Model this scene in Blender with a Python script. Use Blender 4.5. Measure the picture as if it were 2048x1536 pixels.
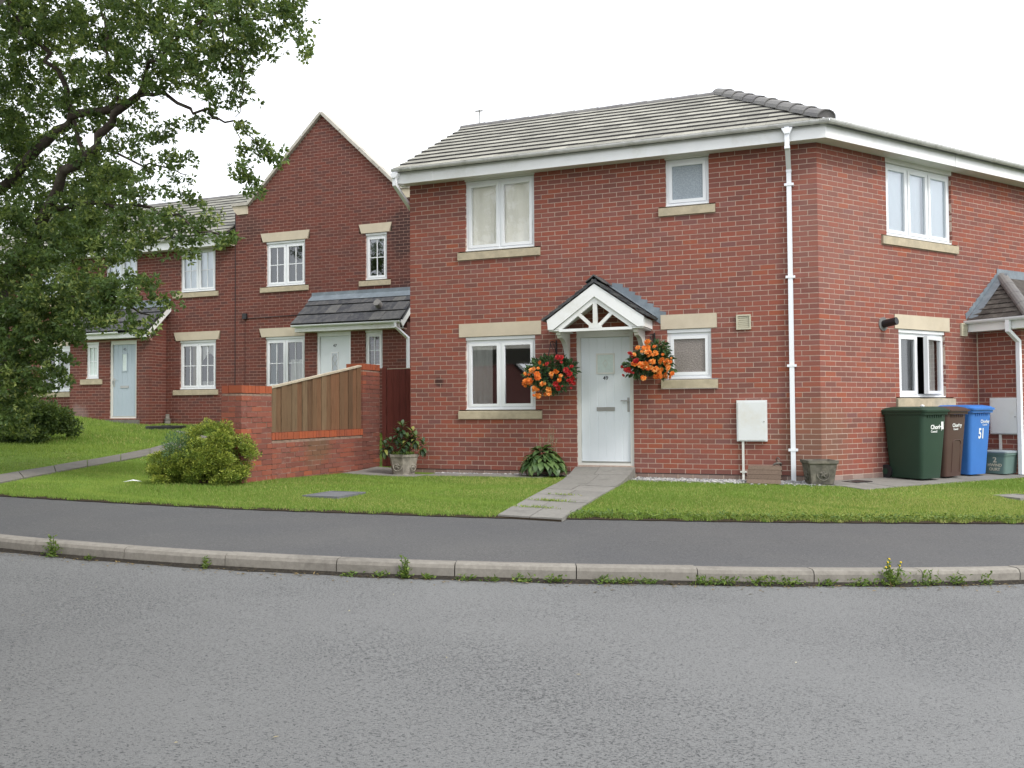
import bpy, bmesh, math, random
import numpy as np
from mathutils import Matrix, Vector
R = math.radians
for o in list(bpy.data.objects):
    bpy.data.objects.remove(o)
sc = bpy.context.scene
col = sc.collection
random.seed(7)
rng = np.random.default_rng(11)

# ------------------------------------------------------------ camera, sky, sun, exposure
EYE = 0.98
cam_d = bpy.data.cameras.new('camera')
cam_d.sensor_width = 36
cam_d.lens = 1760 / 2048 * 36
cam_d.clip_end = 2000
cam = bpy.data.objects.new('camera', cam_d)
cam.matrix_world = Matrix.Translation((0, 0, EYE)) @ Matrix.Rotation(R(91.65), 4, 'X') @ Matrix.Rotation(R(-.40), 4, 'Z')
col.objects.link(cam)
sc.camera = cam

SUN_EL, SUN_AZ = 46, 138          # azimuth measured clockwise from +Y
w = bpy.data.worlds.new('World')
sc.world = w
w.use_nodes = True
wn = w.node_tree
bg = wn.nodes['Background']
sky = wn.nodes.new('ShaderNodeTexSky')
sky.sky_type = 'NISHITA'
sky.sun_disc = False
sky.sun_elevation = R(SUN_EL)
sky.sun_rotation = R(SUN_AZ)
sky.dust_density = 4
sky.air_density = 1
mixw = wn.nodes.new('ShaderNodeMix')
mixw.data_type = 'RGBA'
mixw.inputs[0].default_value = .80          # bright, even cloud cover over the blue
mixw.inputs[7].default_value = (15.5, 15.9, 16.6, 1)
wn.links.new(sky.outputs[0], mixw.inputs[6])
wn.links.new(mixw.outputs[2], bg.inputs[0])
bg.inputs[1].default_value = .084

sun_d = bpy.data.lights.new('sun', 'SUN')
sun_d.energy = 1.5
sun_d.angle = R(14)
sun_d.color = (1, .96, .9)
sun = bpy.data.objects.new('sun', sun_d)
sx, sy = math.sin(R(SUN_AZ)), math.cos(R(SUN_AZ))
sdir = Vector((sx * math.cos(R(SUN_EL)), sy * math.cos(R(SUN_EL)), math.sin(R(SUN_EL))))
sun.rotation_euler = sdir.to_track_quat('Z', 'Y').to_euler()
col.objects.link(sun)

vs = sc.view_settings
vs.view_transform = 'Standard'
vs.look = 'None'
vs.exposure = 0.68
vs.gamma = 1
vs.use_curve_mapping = False

# ------------------------------------------------------------ helpers
def tag(o, label=None, cat=None, group=None, kind=None):
    if label: o['label'] = label
    if cat: o['category'] = cat
    if group: o['group'] = group
    if kind: o['kind'] = kind
    return o

def link(name, mesh, parent=None, M=None):
    o = bpy.data.objects.new(name, mesh)
    col.objects.link(o)
    if parent is not None:
        o.parent = parent
    if M is not None:
        o.matrix_local = M if isinstance(M, Matrix) else Matrix.Translation(M)
    return o

def empty(name, M=None, parent=None):
    o = link(name, None, parent, M)
    o.empty_display_size = .2
    return o

T3 = lambda x, y, z: Matrix.Translation((x, y, z))
RZ = lambda a: Matrix.Rotation(a, 4, 'Z')
RX = lambda a: Matrix.Rotation(a, 4, 'X')
RY = lambda a: Matrix.Rotation(a, 4, 'Y')

class MB:
    """collects faces for one mesh"""
    def __init__(s):
        s.v, s.f, s.m, s.sm = [], [], [], []
    def add(s, vs, fs, mi=0, smooth=False):
        b = len(s.v)
        s.v += [tuple(v) for v in vs]
        s.f += [tuple(b + i for i in f) for f in fs]
        s.m += [mi] * len(fs)
        s.sm += [smooth] * len(fs)
        return s
    def box(s, x0, x1, y0, y1, z0, z1, mi=0, M=None):
        vs = [(x0, y0, z0), (x1, y0, z0), (x1, y1, z0), (x0, y1, z0), (x0, y0, z1), (x1, y0, z1), (x1, y1, z1), (x0, y1, z1)]
        if M is not None: vs = [M @ Vector(v) for v in vs]
        return s.add(vs, [(0, 3, 2, 1), (4, 5, 6, 7), (0, 1, 5, 4), (1, 2, 6, 5), (2, 3, 7, 6), (3, 0, 4, 7)], mi)
    def bar(s, a, b, w, h, mi=0, up=(0, 0, 1)):
        a, b = Vector(a), Vector(b)
        d = (b - a); L = d.length; d.normalize()
        u = Vector(up); sd = d.cross(u)
        if sd.length < 1e-5: sd = d.cross(Vector((0, 1, 0)))
        sd.normalize(); u = sd.cross(d)
        q = lambda p, i, j: p + sd * (w / 2 * i) + u * (h / 2 * j)
        vs = [q(p, i, j) for p in (a, b) for i, j in ((-1, -1), (1, -1), (1, 1), (-1, 1))]
        return s.add(vs, [(0, 1, 2, 3), (7, 6, 5, 4), (0, 4, 5, 1), (1, 5, 6, 2), (2, 6, 7, 3), (3, 7, 4, 0)], mi)
    def prism(s, pts, e0, e1, M=None, mi=0, cap=True):
        """polygon pts in local XZ, extruded along Y e0..e1"""
        n = len(pts)
        vs = [(x, e0, z) for x, z in pts] + [(x, e1, z) for x, z in pts]
        if M is not None: vs = [M @ Vector(v) for v in vs]
        fs = [(i, (i + 1) % n, n + (i + 1) % n, n + i) for i in range(n)]
        if cap: fs += [tuple(range(n - 1, -1, -1)), tuple(range(n, 2 * n))]
        return s.add(vs, fs, mi)
    def tube(s, pts, rad, n=8, mi=0, caps=True, smooth=True):
        pts = [Vector(p) for p in pts]
        if not hasattr(rad, '__len__'): rad = [rad] * len(pts)
        vs = []; prev = None
        for i, p in enumerate(pts):
            d = (pts[min(i + 1, len(pts) - 1)] - pts[max(i - 1, 0)]).normalized()
            if prev is None:
                a = d.orthogonal().normalized()
            else:
                a = (prev - d * prev.dot(d))
                a = a.normalized() if a.length > 1e-6 else d.orthogonal().normalized()
            prev = a; b = d.cross(a)
            vs += [p + (a * math.cos(2 * math.pi * k / n) + b * math.sin(2 * math.pi * k / n)) * rad[i] for k in range(n)]
        fs = []
        for i in range(len(pts) - 1):
            for k in range(n):
                k2 = (k + 1) % n
                fs.append((i * n + k, i * n + k2, (i + 1) * n + k2, (i + 1) * n + k))
        s.add(vs, fs, mi, smooth)
        if caps:
            s.add(vs[:n], [tuple(range(n - 1, -1, -1))], mi); s.add(vs[-n:], [tuple(range(n))], mi)
        return s
    def loft(s, rings, mi=0, cap0=True, cap1=True, smooth=True):
        n = len(rings[0]); vs = [v for r in rings for v in r]
        fs = [(i * n + k, i * n + (k + 1) % n, (i + 1) * n + (k + 1) % n, (i + 1) * n + k) for i in range(len(rings) - 1) for k in range(n)]
        s.add(vs, fs, mi, smooth)
        if cap0: s.add(rings[0], [tuple(range(n - 1, -1, -1))], mi)
        if cap1: s.add(rings[-1], [tuple(range(n))], mi)
        return s
    def mesh(s, name, mats):
        me = bpy.data.meshes.new(name)
        me.from_pydata(s.v, [], s.f)
        for m in (mats if isinstance(mats, (list, tuple)) else [mats]): me.materials.append(m)
        if any(s.m): me.polygons.foreach_set('material_index', s.m)
        if any(s.sm): me.polygons.foreach_set('use_smooth', s.sm)
        me.update()
        return me
    def build(s, name, mats, parent=None, M=None):
        return link(name, s.mesh(name, mats), parent, M)

def poly_mesh(name, V, F, mats, rnd=None):
    """numpy mesh; F (n,3|4); rnd one value per face"""
    me = bpy.data.meshes.new(name)
    k = F.shape[1]; n = len(F)
    me.vertices.add(len(V)); me.vertices.foreach_set('co', np.asarray(V, np.float32).ravel())
    me.loops.add(n * k); me.loops.foreach_set('vertex_index', np.asarray(F, np.int32).ravel())
    me.polygons.add(n); me.polygons.foreach_set('loop_start', np.arange(n, dtype=np.int32) * k)
    me.polygons.foreach_set('use_smooth', [False] * n)
    if rnd is not None:
        a = me.attributes.new('rnd', 'FLOAT', 'FACE'); a.data.foreach_set('value', np.asarray(rnd, np.float32))
    for m in (mats if isinstance(mats, (list, tuple)) else [mats]): me.materials.append(m)
    me.update(calc_edges=True)
    return me

def rounded_rect(w, d, r, n=4, cx=0, cy=0, z=0):
    pts = []
    for sx_, sy_, a0 in ((1, 1, 0), (-1, 1, 90), (-1, -1, 180), (1, -1, 270)):
        for k in range(n + 1):
            a = R(a0 + 90 * k / n)
            pts.append(Vector((cx + sx_ * (w / 2 - r) + r * math.cos(a), cy + sy_ * (d / 2 - r) + r * math.sin(a), z)))
    return pts

def text(name, s, size, mat, parent, M, extrude=.001, align='CENTER', bold=0.0, sx_=1.0):
    c = bpy.data.curves.new(name, 'FONT'); c.body = s; c.size = size; c.extrude = extrude; c.align_x = align; c.offset = bold
    t = bpy.data.objects.new(name, c); col.objects.link(t)
    dg = bpy.context.evaluated_depsgraph_get(); dg.update()
    me = bpy.data.meshes.new_from_object(t.evaluated_get(dg))
    bpy.data.objects.remove(t); bpy.data.curves.remove(c)
    me.materials.clear(); me.materials.append(mat)
    return link(name, me, parent, M @ RX(R(90)) @ Matrix.Diagonal((sx_, 1, 1, 1)))

# ------------------------------------------------------------ materials
class NT:
    def __init__(s, name, rough=.6, spec=.3):
        s.m = bpy.data.materials.new(name); s.m.use_nodes = True
        s.t = s.m.node_tree; s.b = s.t.nodes['Principled BSDF']
        s.b.inputs['Roughness'].default_value = rough
        s.b.inputs['Specular IOR Level'].default_value = spec
    def n(s, typ, **kw):
        nd = s.t.nodes.new('ShaderNode' + typ)
        for k, v in kw.items():
            if k.startswith('_'): setattr(nd, k[1:], v)
            else:
                key = int(k[1:]) if k[0] == 'i' and k[1:].isdigit() else k.replace('_', ' ')
                s.set(nd.inputs[key], v)
        return nd
    def set(s, sock, v):
        if isinstance(v, bpy.types.NodeSocket): s.t.links.new(v, sock)
        elif isinstance(v, bpy.types.Node): s.t.links.new(v.outputs[0], sock)
        elif isinstance(v, (tuple, list)) and len(v) == 3 and sock.type == 'RGBA': sock.default_value = (*v, 1)
        else: sock.default_value = v
    def pos(s): return s.n('NewGeometry').outputs['Position']
    def noise(s, scale, detail=4, rough=.6, vec=None):
        return s.n('TexNoise', Vector=vec if vec is not None else s.pos(), Scale=scale, Detail=detail, Roughness=rough).outputs[0]
    def ramp(s, fac, stops, interp='LINEAR'):
        nd = s.n('ValToRGB', i0=fac); nd.color_ramp.interpolation = interp
        e = nd.color_ramp.elements
        while len(e) < len(stops): e.new(.5)
        for el, (p, c) in zip(e, stops):
            el.position = p; el.color = (*c, 1) if len(c) == 3 else c
        return nd.outputs[0]
    def mix(s, fac, a, b, mode='MIX'):
        nd = s.n('Mix', _data_type='RGBA', _blend_type=mode)
        s.set(nd.inputs[0], fac); s.set(nd.inputs[6], a); s.set(nd.inputs[7], b)
        return nd.outputs[2]
    def math(s, op, a, b=None, clamp=False):
        nd = s.n('Math', _operation=op, _use_clamp=clamp); s.set(nd.inputs[0], a)
        if b is not None: s.set(nd.inputs[1], b)
        return nd.outputs[0]
    def rng(s, v, a, b, c=0, d=1):
        return s.n('MapRange', i0=v, i1=a, i2=b, i3=c, i4=d).outputs[0]
    def rnd(s):
        a = s.n('Attribute', _attribute_name='rnd').outputs['Fac']
        return s.math('FRACT', s.math('ADD', a, s.n('ObjectInfo').outputs['Random']))
    def col(s, c): s.set(s.b.inputs['Base Color'], c); return s
    def bump(s, h, strength=.3, dist=.01):
        s.set(s.b.inputs['Normal'], s.n('Bump', Strength=strength, Distance=dist, Height=h)); return s

G3 = lambda v: (v, v, v)
def plain(name, c, rough=.5, spec=.4, var=.08, scale=9, dirt=None, bump=0):
    """colour with a little uneven wear"""
    t = NT(name, rough, spec)
    f = t.noise(scale, 5, .65)
    k = t.ramp(f, [(.3, G3(1 - var)), (.7, G3(1 + 0))])
    cc = t.mix(1, c, k, 'MULTIPLY')
    if dirt: cc = t.mix(t.rng(t.noise(scale * .6, 6, .7), .5, .78), cc, dirt)
    t.col(cc)
    if bump: t.bump(t.noise(scale * 12, 3), bump, .004)
    return t.m

def stain_mask(t, p, rad, soft=.5):
    v = t.n('VectorMath', _operation='DISTANCE', i0=t.pos(), i1=p).outputs['Value']
    v = t.math('ADD', v, t.math('MULTIPLY', t.math('SUBTRACT', t.noise(3.5, 4), .5), rad * 1.1))
    return t.rng(v, rad, rad * (1 - soft), 0, 1)

def brick_mat(name, stops, speck=.25, white=.12, stains=(), rough=.85):
    t = NT(name, rough, .15)
    c = t.ramp(t.rnd(), stops)
    sp = t.noise(70, 5, .7)
    c = t.mix(t.rng(sp, .35, .7, .0, speck), c, t.mix(.55, c, (.05, .03, .03)))
    big = t.noise(1.3, 4, .6)
    c = t.mix(t.rng(big, .42, .75, 0, .22), c, t.mix(.5, c, (.12, .06, .055)))
    wf = t.math('MULTIPLY', t.rng(t.noise(.9, 3), .45, .7), t.rng(t.noise(22, 6, .75), .56, .72))
    c = t.mix(t.math('MULTIPLY', wf, white * 3), c, (.42, .34, .30))
    for p, r_, cc, k in stains:
        c = t.mix(t.math('MULTIPLY', stain_mask(t, p, r_), k), c, cc)
    t.col(c); t.bump(t.noise(160, 4), .35, .003)
    return t.m

def lin(r, g, b):
    f = lambda v: (v / 255 / 12.92) if v <= 10 else ((v / 255 + .055) / 1.055) ** 2.4
    return (f(r), f(g), f(b))

m_mortar = plain('mortar', (.53, .415, .345), .95, .1, .25, 40, bump=.4)
m_mortar_red = plain('mortar_reddish', (.44, .28, .23), .95, .1, .3, 40, bump=.4)
m_mortar_old = plain('mortar_old', (.34, .24, .19), .95, .1, .5, 14, bump=.5)
m_white = plain('white_upvc', (.78, .80, .82), .28, .45, .05, 5)
m_fascia = plain('white_fascia_board', (.80, .81, .81), .35, .4, .06, 3, dirt=(.62, .62, .57))
m_gutter = plain('weathered_white_gutter', (.60, .60, .59), .4, .4, .15, 6, dirt=(.28, .28, .25))
m_soffit = plain('soffit_board', (.66, .65, .62), .5, .3, .08, 3)
m_door = plain('white_door_skin', (.70, .745, .78), .35, .4, .04, 4)
m_doorblue = plain('pale_blue_grey_door_skin', (.38, .45, .51), .38, .4, .04, 4)
m_frame_cream = plain('aged_white_frame', (.66, .66, .62), .4, .4, .08, 5)
m_stone = plain('buff_cast_stone', (.56, .49, .38), .8, .2, .12, 4, dirt=(.47, .40, .30), bump=.2)
m_coping = plain('grey_coping_stone', (.50, .47, .42), .85, .2, .2, 5, dirt=(.32, .30, .26), bump=.2)
m_stone_sill = plain('weathered_stone_sill', (.50, .43, .31), .85, .2, .25, 8, dirt=(.30, .27, .20), bump=.25)
m_lead = plain('lead_flashing', (.17, .205, .235), .5, .5, .25, 6, dirt=(.25, .29, .32))
m_black = plain('black_plastic', (.02, .02, .022), .45, .4)
m_metal = plain('brushed_metal', (.40, .40, .385), .3, .6); m_metal.node_tree.nodes['Principled BSDF'].inputs['Metallic'].default_value = .6
m_brass = plain('old_brass_tap', (.16, .15, .13), .5, .5, .3, 40); m_brass.node_tree.nodes['Principled BSDF'].inputs['Metallic'].default_value = .5
m_text_dark = plain('dark_numeral', (.03, .03, .035), .4)
m_text_white = plain('white_print', (.75, .76, .76), .5)
m_text_paint = plain('cream_paint_marker', (.62, .58, .45), .7)
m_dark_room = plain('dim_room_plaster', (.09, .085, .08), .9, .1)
m_curtain = plain('white_net_curtain', (.78, .77, .74), .9, .1, .08, 12)
m_blind_grey = plain('grey_vertical_blind', (.16, .17, .175), .8, .2, .2, 6)
m_curtain_gold = plain('gold_curtain', (.40, .34, .22), .9, .1, .2, 14)
m_teal = plain('teal_curtain', (.13, .20, .21), .9, .1, .2, 14)

def glass_mat(name, tint=(.96, .975, .975), refl=1.0):
    m = bpy.data.materials.new(name); m.use_nodes = True
    t = m.node_tree; t.nodes.clear()
    out = t.nodes.new('ShaderNodeOutputMaterial'); mx = t.nodes.new('ShaderNodeMixShader')
    tr = t.nodes.new('ShaderNodeBsdfTransparent'); gl = t.nodes.new('ShaderNodeBsdfGlossy'); fr = t.nodes.new('ShaderNodeFresnel')
    tr.inputs[0].default_value = (*tint, 1); gl.inputs[0].default_value = (.95, .97, 1, 1); gl.inputs['Roughness'].default_value = .02
    fr.inputs[0].default_value = 1.55
    mu = t.nodes.new('ShaderNodeMath'); mu.operation = 'MULTIPLY_ADD'; mu.inputs[1].default_value = 1.2 * refl; mu.inputs[2].default_value = .06 * refl; mu.use_clamp = True
    t.links.new(fr.outputs[0], mu.inputs[0]); t.links.new(mu.outputs[0], mx.inputs[0])
    no = t.nodes.new('ShaderNodeTexNoise'); no.inputs['Scale'].default_value = 1.1; no.inputs['Detail'].default_value = 1
    ge = t.nodes.new('ShaderNodeNewGeometry'); t.links.new(ge.outputs['Position'], no.inputs['Vector'])
    bu = t.nodes.new('ShaderNodeBump'); bu.inputs['Strength'].default_value = .25; bu.inputs['Distance'].default_value = .01
    t.links.new(no.outputs[0], bu.inputs['Height']); t.links.new(bu.outputs[0], gl.inputs['Normal'])
    t.links.new(tr.outputs[0], mx.inputs[1]); t.links.new(gl.outputs[0], mx.inputs[2]); t.links.new(mx.outputs[0], out.inputs[0])
    return m
m_glass = glass_mat('window_glass')
m_glass_faint = glass_mat('window_glass_upstairs', (.97, .98, .98), .45)
m_glass_clear = glass_mat('window_glass_road_side', (.95, .97, .97), 2.6)
m_glass_strong = glass_mat('window_glass_sky_side', (.95, .97, .98), 1.5)

def obscure(name, c, scale, rough=.12):
    t = NT(name, rough, .6)
    v = t.n('TexVoronoi', Vector=t.pos(), Scale=scale).outputs[0]
    t.col(t.mix(t.rng(v, .1, .7), t.mix(.3, c, (0, 0, 0)), c)); t.bump(v, .6, .006)
    return t.m
m_obs_grey = obscure('obscure_glass_blue_grey', (.30, .35, .39), 55, .3)
m_obs_brown = obscure('obscure_glass_brown', (.24, .21, .19), 60, .25)
m_obs_pale = plain('frosted_pale_glass', (.60, .69, .66), .15, .6, .12, 18)

def leaf_mat(name, stops, trans=.25, rough=.5):
    t = NT(name, rough, .35)
    c = t.ramp(t.rnd(), stops)
    t.col(c)
    out = t.t.nodes['Material Output']
    tl = t.n('BsdfTranslucent', Color=t.mix(.5, c, (.25, .32, .04)))
    mx = t.n('MixShader', i0=trans); t.t.links.new(t.b.outputs[0], mx.inputs[1]); t.t.links.new(tl.outputs[0], mx.inputs[2])
    t.t.links.new(mx.outputs[0], out.inputs[0])
    return t.m
m_bark = plain('oak_bark', (.075, .06, .05), .9, .1, .5, 14, dirt=(.10, .11, .07), bump=.8)
m_twig = plain('brown_twig', (.10, .07, .045), .9, .1, .3, 20)

def tile_mat(name, stops, moss=(.12, .13, .06), mossk=.5, rough=.85):
    t = NT(name, rough, .2)
    c = t.ramp(t.rnd(), stops)
    c = t.mix(t.rng(t.noise(9, 6, .7), .45, .75, 0, .45), c, t.mix(.5, c, (.40, .39, .33)))
    c = t.mix(t.math('MULTIPLY', t.rng(t.noise(15, 6, .75), .6, .68), mossk), c, moss)
    t.col(c); t.bump(t.noise(60, 5), .5, .006)
    return t.m
m_tile = tile_mat('weathered_concrete_tile', [(0, (.22, .215, .185)), (.5, (.29, .282, .242)), (1, (.36, .35, .30))], (.04, .04, .03), .85)
m_tile_far = tile_mat('terrace_roof_tile', [(0, (.15, .148, .13)), (.5, (.20, .195, .17)), (1, (.25, .245, .21))], (.04, .04, .03), .7)
m_tile_edge_shade = plain('roof_tile_edge_shade', (.07, .067, .073), .9)  # lower tile edges darkened: shadow line under each course put into the colour
m_hip = tile_mat('grey_hip_tile', [(0, (.13, .125, .13)), (1, (.19, .185, .18))])
m_slate = tile_mat('dark_grey_tile', [(0, (.045, .047, .055)), (.6, (.065, .066, .072)), (1, (.10, .10, .10))], (.12, .12, .10), .5, .6)
m_plaintile = tile_mat('brown_porch_tile', [(0, (.045, .040, .037)), (1, (.068, .060, .055))], (.02, .02, .018), .6)

# ------------------------------------------------------------ the place: frames measured from the brick coursing
AL, BE, S = R(20.84), R(30.87), 6.545
X0, Y0 = -1.718, 14.88
dA = np.array([math.cos(AL), -math.sin(AL)]); nA = np.array([math.sin(AL), math.cos(AL)])
C0 = np.array([X0, Y0]) + dA * S
dB = np.array([math.cos(BE), math.sin(BE)]); nB = np.array([math.sin(BE), -math.cos(BE)])
def AP(s, d=0): return np.array([X0, Y0]) + dA * s + nA * d
def BP(t, o=0): return C0 + dB * t + nB * o
def TP(s, o=0): return AP(s - 6.78, 5.15 - o)
ZT = .66
M_A = T3(X0, Y0, 0) @ RZ(-AL)
M_Bw = T3(C0[0], C0[1], 0) @ RZ(BE)
M_B = M_A.inverted() @ M_Bw              # wall B inside the house frame
M_T = T3(*TP(0), ZT) @ RZ(-AL)

_pi, _ro, _f = R(1.65), R(-.40), 1760.
def to_px(P):
    P = np.atleast_2d(np.asarray(P, float)) - np.array([0, 0, EYE]); c, s = math.cos(_pi), math.sin(_pi)
    d = P[:, 1] * c + P[:, 2] * s; v = -P[:, 1] * s + P[:, 2] * c
    u = P[:, 0] / d * _f; q = v / d * _f; cr, sr = math.cos(_ro), math.sin(_ro)
    return np.stack([1024 + u * cr + q * sr, 768 - (q * cr - u * sr)], 1)
def ray(x, y):
    a, b = x - 1024, 768 - y; cr, sr = math.cos(_ro), math.sin(_ro)
    u = a * cr - b * sr; q = a * sr + b * cr; c, s = math.cos(_pi), math.sin(_pi)
    return np.array([u / _f, c - q / _f * s, s + q / _f * c])
def at(x, y, Y):
    d = ray(x, y); k = Y / d[1]; return np.array([d[0] * k, Y, EYE + d[2] * k])

# terrain: a smooth sheet through levelled points
CP = [(-5.99, 10.31, .01), (-4.34, 9.88, -.03), (-2.86, 9.62, -.07), (-1.47, 9.41, -.10), (-.13, 9.22, -.14), (.54, 9.15, -.15), (2.44, 9.09, -.20), (4.07, 9.28, -.24), (5.56, 9.62, -.28), (7.5, 10.3, -.33), (-8, 10.95, .07), (-11, 12.3, .2)]
def _cp(P, z): CP.append((P[0], P[1], z))
for s_, z_ in ((0, -.07), (1.5, -.07), (3, -.07), (5, -.085), (6.5, -.09)): _cp(AP(s_, -.25), z_)
for s_, d_, z_ in ((-.785, -3.4, 0), (-.785, -2, -.02), (-.785, -.5, -.04), (-.4, .2, -.03), (3, 4, -.1)): _cp(AP(s_, d_), z_)
for t_, z_ in ((1.5, -.1), (3.8, -.11), (6, -.13), (9, -.15)): _cp(BP(t_, .4), z_)
for s_, o_, z_ in ((-9, .6, 1.0), (-7, .6, .95), (-5.8, .6, .90), (-4.2, .8, .70), (-3, .7, .63), (-1.5, 0, .61), (.5, 0, .57), (3, 0, .5), (5, 0, .4)): _cp(TP(s_, o_), z_)
CP = np.array(CP)
_n = len(CP); _r = np.linalg.norm(CP[:, None, :2] - CP[None, :, :2], axis=2)
_K = np.where(_r > 0, _r * _r * np.log(_r + 1e-9), 0) + .002 * np.eye(_n); _P = np.c_[np.ones(_n), CP[:, :2]]
_W = np.linalg.solve(np.block([[_K, _P], [_P.T, np.zeros((3, 3))]]), np.r_[CP[:, 2], 0, 0, 0])
def G(x, y):
    x, y = np.asarray(x, float), np.asarray(y, float)
    r = np.hypot(x[..., None] - CP[:, 0], y[..., None] - CP[:, 1]); K = r * r * np.log(r + 1e-9)
    return np.clip(K @ _W[:_n] + _W[_n] + _W[_n + 1] * x + _W[_n + 2] * y, -.7, 1.5)
g1 = lambda x, y: float(G(x, y))

KC, KR = np.array([.474, 19.81]), 13.18         # kerb arc
zk = lambda x: -.19 - .025 * np.clip(x, -14, 12) - .013 * np.clip(np.asarray(x) - 1.2, 0, 8)   # kerb top
def kerb_pt(a, off=0):                          # a: angle from straight towards the camera
    return KC + (KR + off) * np.array([math.sin(a), -math.cos(a)])
PC, PR = np.array([1.314, 31.477]), 22.3225       # back edge of the footway
pav_y = lambda x: PC[1] - np.sqrt(np.maximum(PR ** 2 - (np.asarray(x, float) - PC[0]) ** 2, 1))

# ------------------------------------------------------------ ground materials
t = NT('road_asphalt', .75, .35)
wx = t.n('Mapping', Vector=t.pos(), Rotation=(0, 0, .5), Scale=(1, 1.5, 1)).outputs[0]
grain = t.noise(150, 3, .7)
c = t.ramp(grain, [(.25, (.112, .115, .116)), (.5, (.156, .159, .158)), (.78, (.212, .213, .208))])
c = t.mix(t.rng(t.noise(.33, 4, .6), .32, .72, 0, .30), c, (.198, .200, .196))
c = t.mix(t.rng(t.noise(.7, 3, .6), .55, .78, 0, .22), c, (.11, .112, .115))
worn = t.rng(t.noise(.42, 3, .55), .36, .62)
pitn = t.n('TexNoise', Vector=wx, Scale=70, Detail=5, Roughness=.72, Distortion=.6).outputs[0]
thr = t.rng(worn, 0, 1, .570, .515)
pit = t.math('MULTIPLY', t.math('SUBTRACT', pitn, thr), 16, True)
c = t.mix(t.math('MULTIPLY', pit, .85), c, (.028, .029, .033))
c = t.mix(t.rng(t.noise(330, 1), .70, .74, 0, .75), c, (.46, .45, .42))
t.col(c); t.bump(t.math('SUBTRACT', grain, t.math('MULTIPLY', pit, .9)), .55, .006)
m_road = t.m
t = NT('footway_asphalt', .8, .25)
c = t.ramp(t.noise(52, 6, .85), [(.34, (.045, .046, .048)), (.5, (.082, .082, .083)), (.66, (.135, .134, .131))])
c = t.mix(t.rng(t.noise(.5, 3), .4, .7, 0, .5), c, t.mix(.5, c, (.15, .145, .135)))
c = t.mix(t.rng(t.noise(.8, 4, .65), .35, .7, 0, .4), c, (.075, .077, .082))
c = t.mix(t.rng(t.noise(120, 1), .74, .77, 0, .9), c, (.34, .33, .30))
t.col(c); t.bump(t.noise(210, 3), .5, .004)
m_foot = t.m
def concrete(name, a, b, dark, sc_=18):
    t = NT(name, .9, .15)
    c = t.ramp(t.noise(sc_, 6, .75), [(.3, a), (.7, b)])
    c = t.mix(t.math('MULTIPLY', t.rng(t.rnd(), 0, 1, .0, .25), 1.0), c, dark)
    c = t.mix(t.rng(t.noise(2.6, 5, .7), .52, .72, 0, .6), c, dark)
    c = t.mix(t.rng(t.noise(260, 2), .66, .74, 0, .5), c, t.mix(.5, dark, (.04, .04, .04)))
    t.col(c); t.bump(t.noise(120, 4), .4, .004)
    return t.m
m_kerb = concrete('kerb_concrete', (.20, .185, .162), (.29, .273, .24), (.095, .087, .078))
m_slab = concrete('paving_concrete', (.19, .183, .168), (.265, .255, .232), (.12, .118, .108))
m_path = concrete('old_path_concrete', (.15, .14, .125), (.21, .195, .172), (.095, .09, .07))
t = NT('lawn_soil', .95, .1)
c = t.ramp(t.noise(26, 5, .7), [(.3, (.09, .15, .022)), (.55, (.14, .22, .035)), (.8, (.20, .25, .06))])
c = t.mix(t.rng(t.noise(1.1, 4, .6), .52, .72, 0, .6), c, (.13, .12, .04))
t.col(c); t.bump(t.noise(90, 4), .7, .02); m_lawn = t.m
m_soil = plain('dark_soil', (.05, .038, .026), .95, .1, .4, 30, bump=.6)
t = NT('gravel_stone', .85, .2)
t.col(t.ramp(t.rnd(), [(0, (.16, .16, .17)), (.5, (.30, .30, .30)), (1, (.52, .51, .49))])); m_gravel = t.m
m_earth = plain('far_ground', (.10, .13, .05), .95, .1, .3, .3)

# ------------------------------------------------------------ ground, road, footway, kerb
me = poly_mesh('ground', [(-400, -400, -.9), (400, -400, -.9), (400, 400, -.9), (-400, 400, -.9)], np.array([[0, 1, 2, 3]]), m_earth)
tag(link('ground', me), kind='structure')

def strip(name, inner, outer, mat_, kind='structure'):
    n = len(inner); V = [*inner, *outer]
    F = np.array([(i, i + 1, n + i + 1, n + i) for i in range(n - 1)])
    me = poly_mesh(name, V, F, mat_); me.polygons.foreach_set('use_smooth', [True] * len(F))
    return tag(link(name, me), kind=kind)
angs = np.linspace(R(-62), R(50), 90)
fr = []; bk = []
for a in angs:
    p = kerb_pt(a, .035); z = float(zk(p[0])) - .115
    fr.append((p[0], p[1], z))
    q = kerb_pt(a, 34); bk.append((q[0], q[1], z - .03 * 0 - .06))
mid = [tuple(np.array(f) * .8 + np.array(b) * .2 + np.array([0, 0, .05])) for f, b in zip(fr, bk)]
V = fr + mid + bk; n = len(fr)
F = np.array([(r_ * n + i, (r_ + 1) * n + i, (r_ + 1) * n + i + 1, r_ * n + i + 1) for r_ in range(2) for i in range(n - 1)])
me = poly_mesh('road', V, F, m_road); me.polygons.foreach_set('use_smooth', [True] * len(F)); tag(link('road', me), kind='structure')
inn, outr = [], []
for a in angs:
    p = kerb_pt(a, -.115); inn.append((p[0], p[1], float(zk(p[0])) - .004))
    x = p[0] * 1.12 if p[0] < 0 else p[0] * 1.1
    y = float(pav_y(x)); outr.append((x, y + .03, g1(x, y) - .012))
strip('footway', inn, outr, m_foot)

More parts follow.
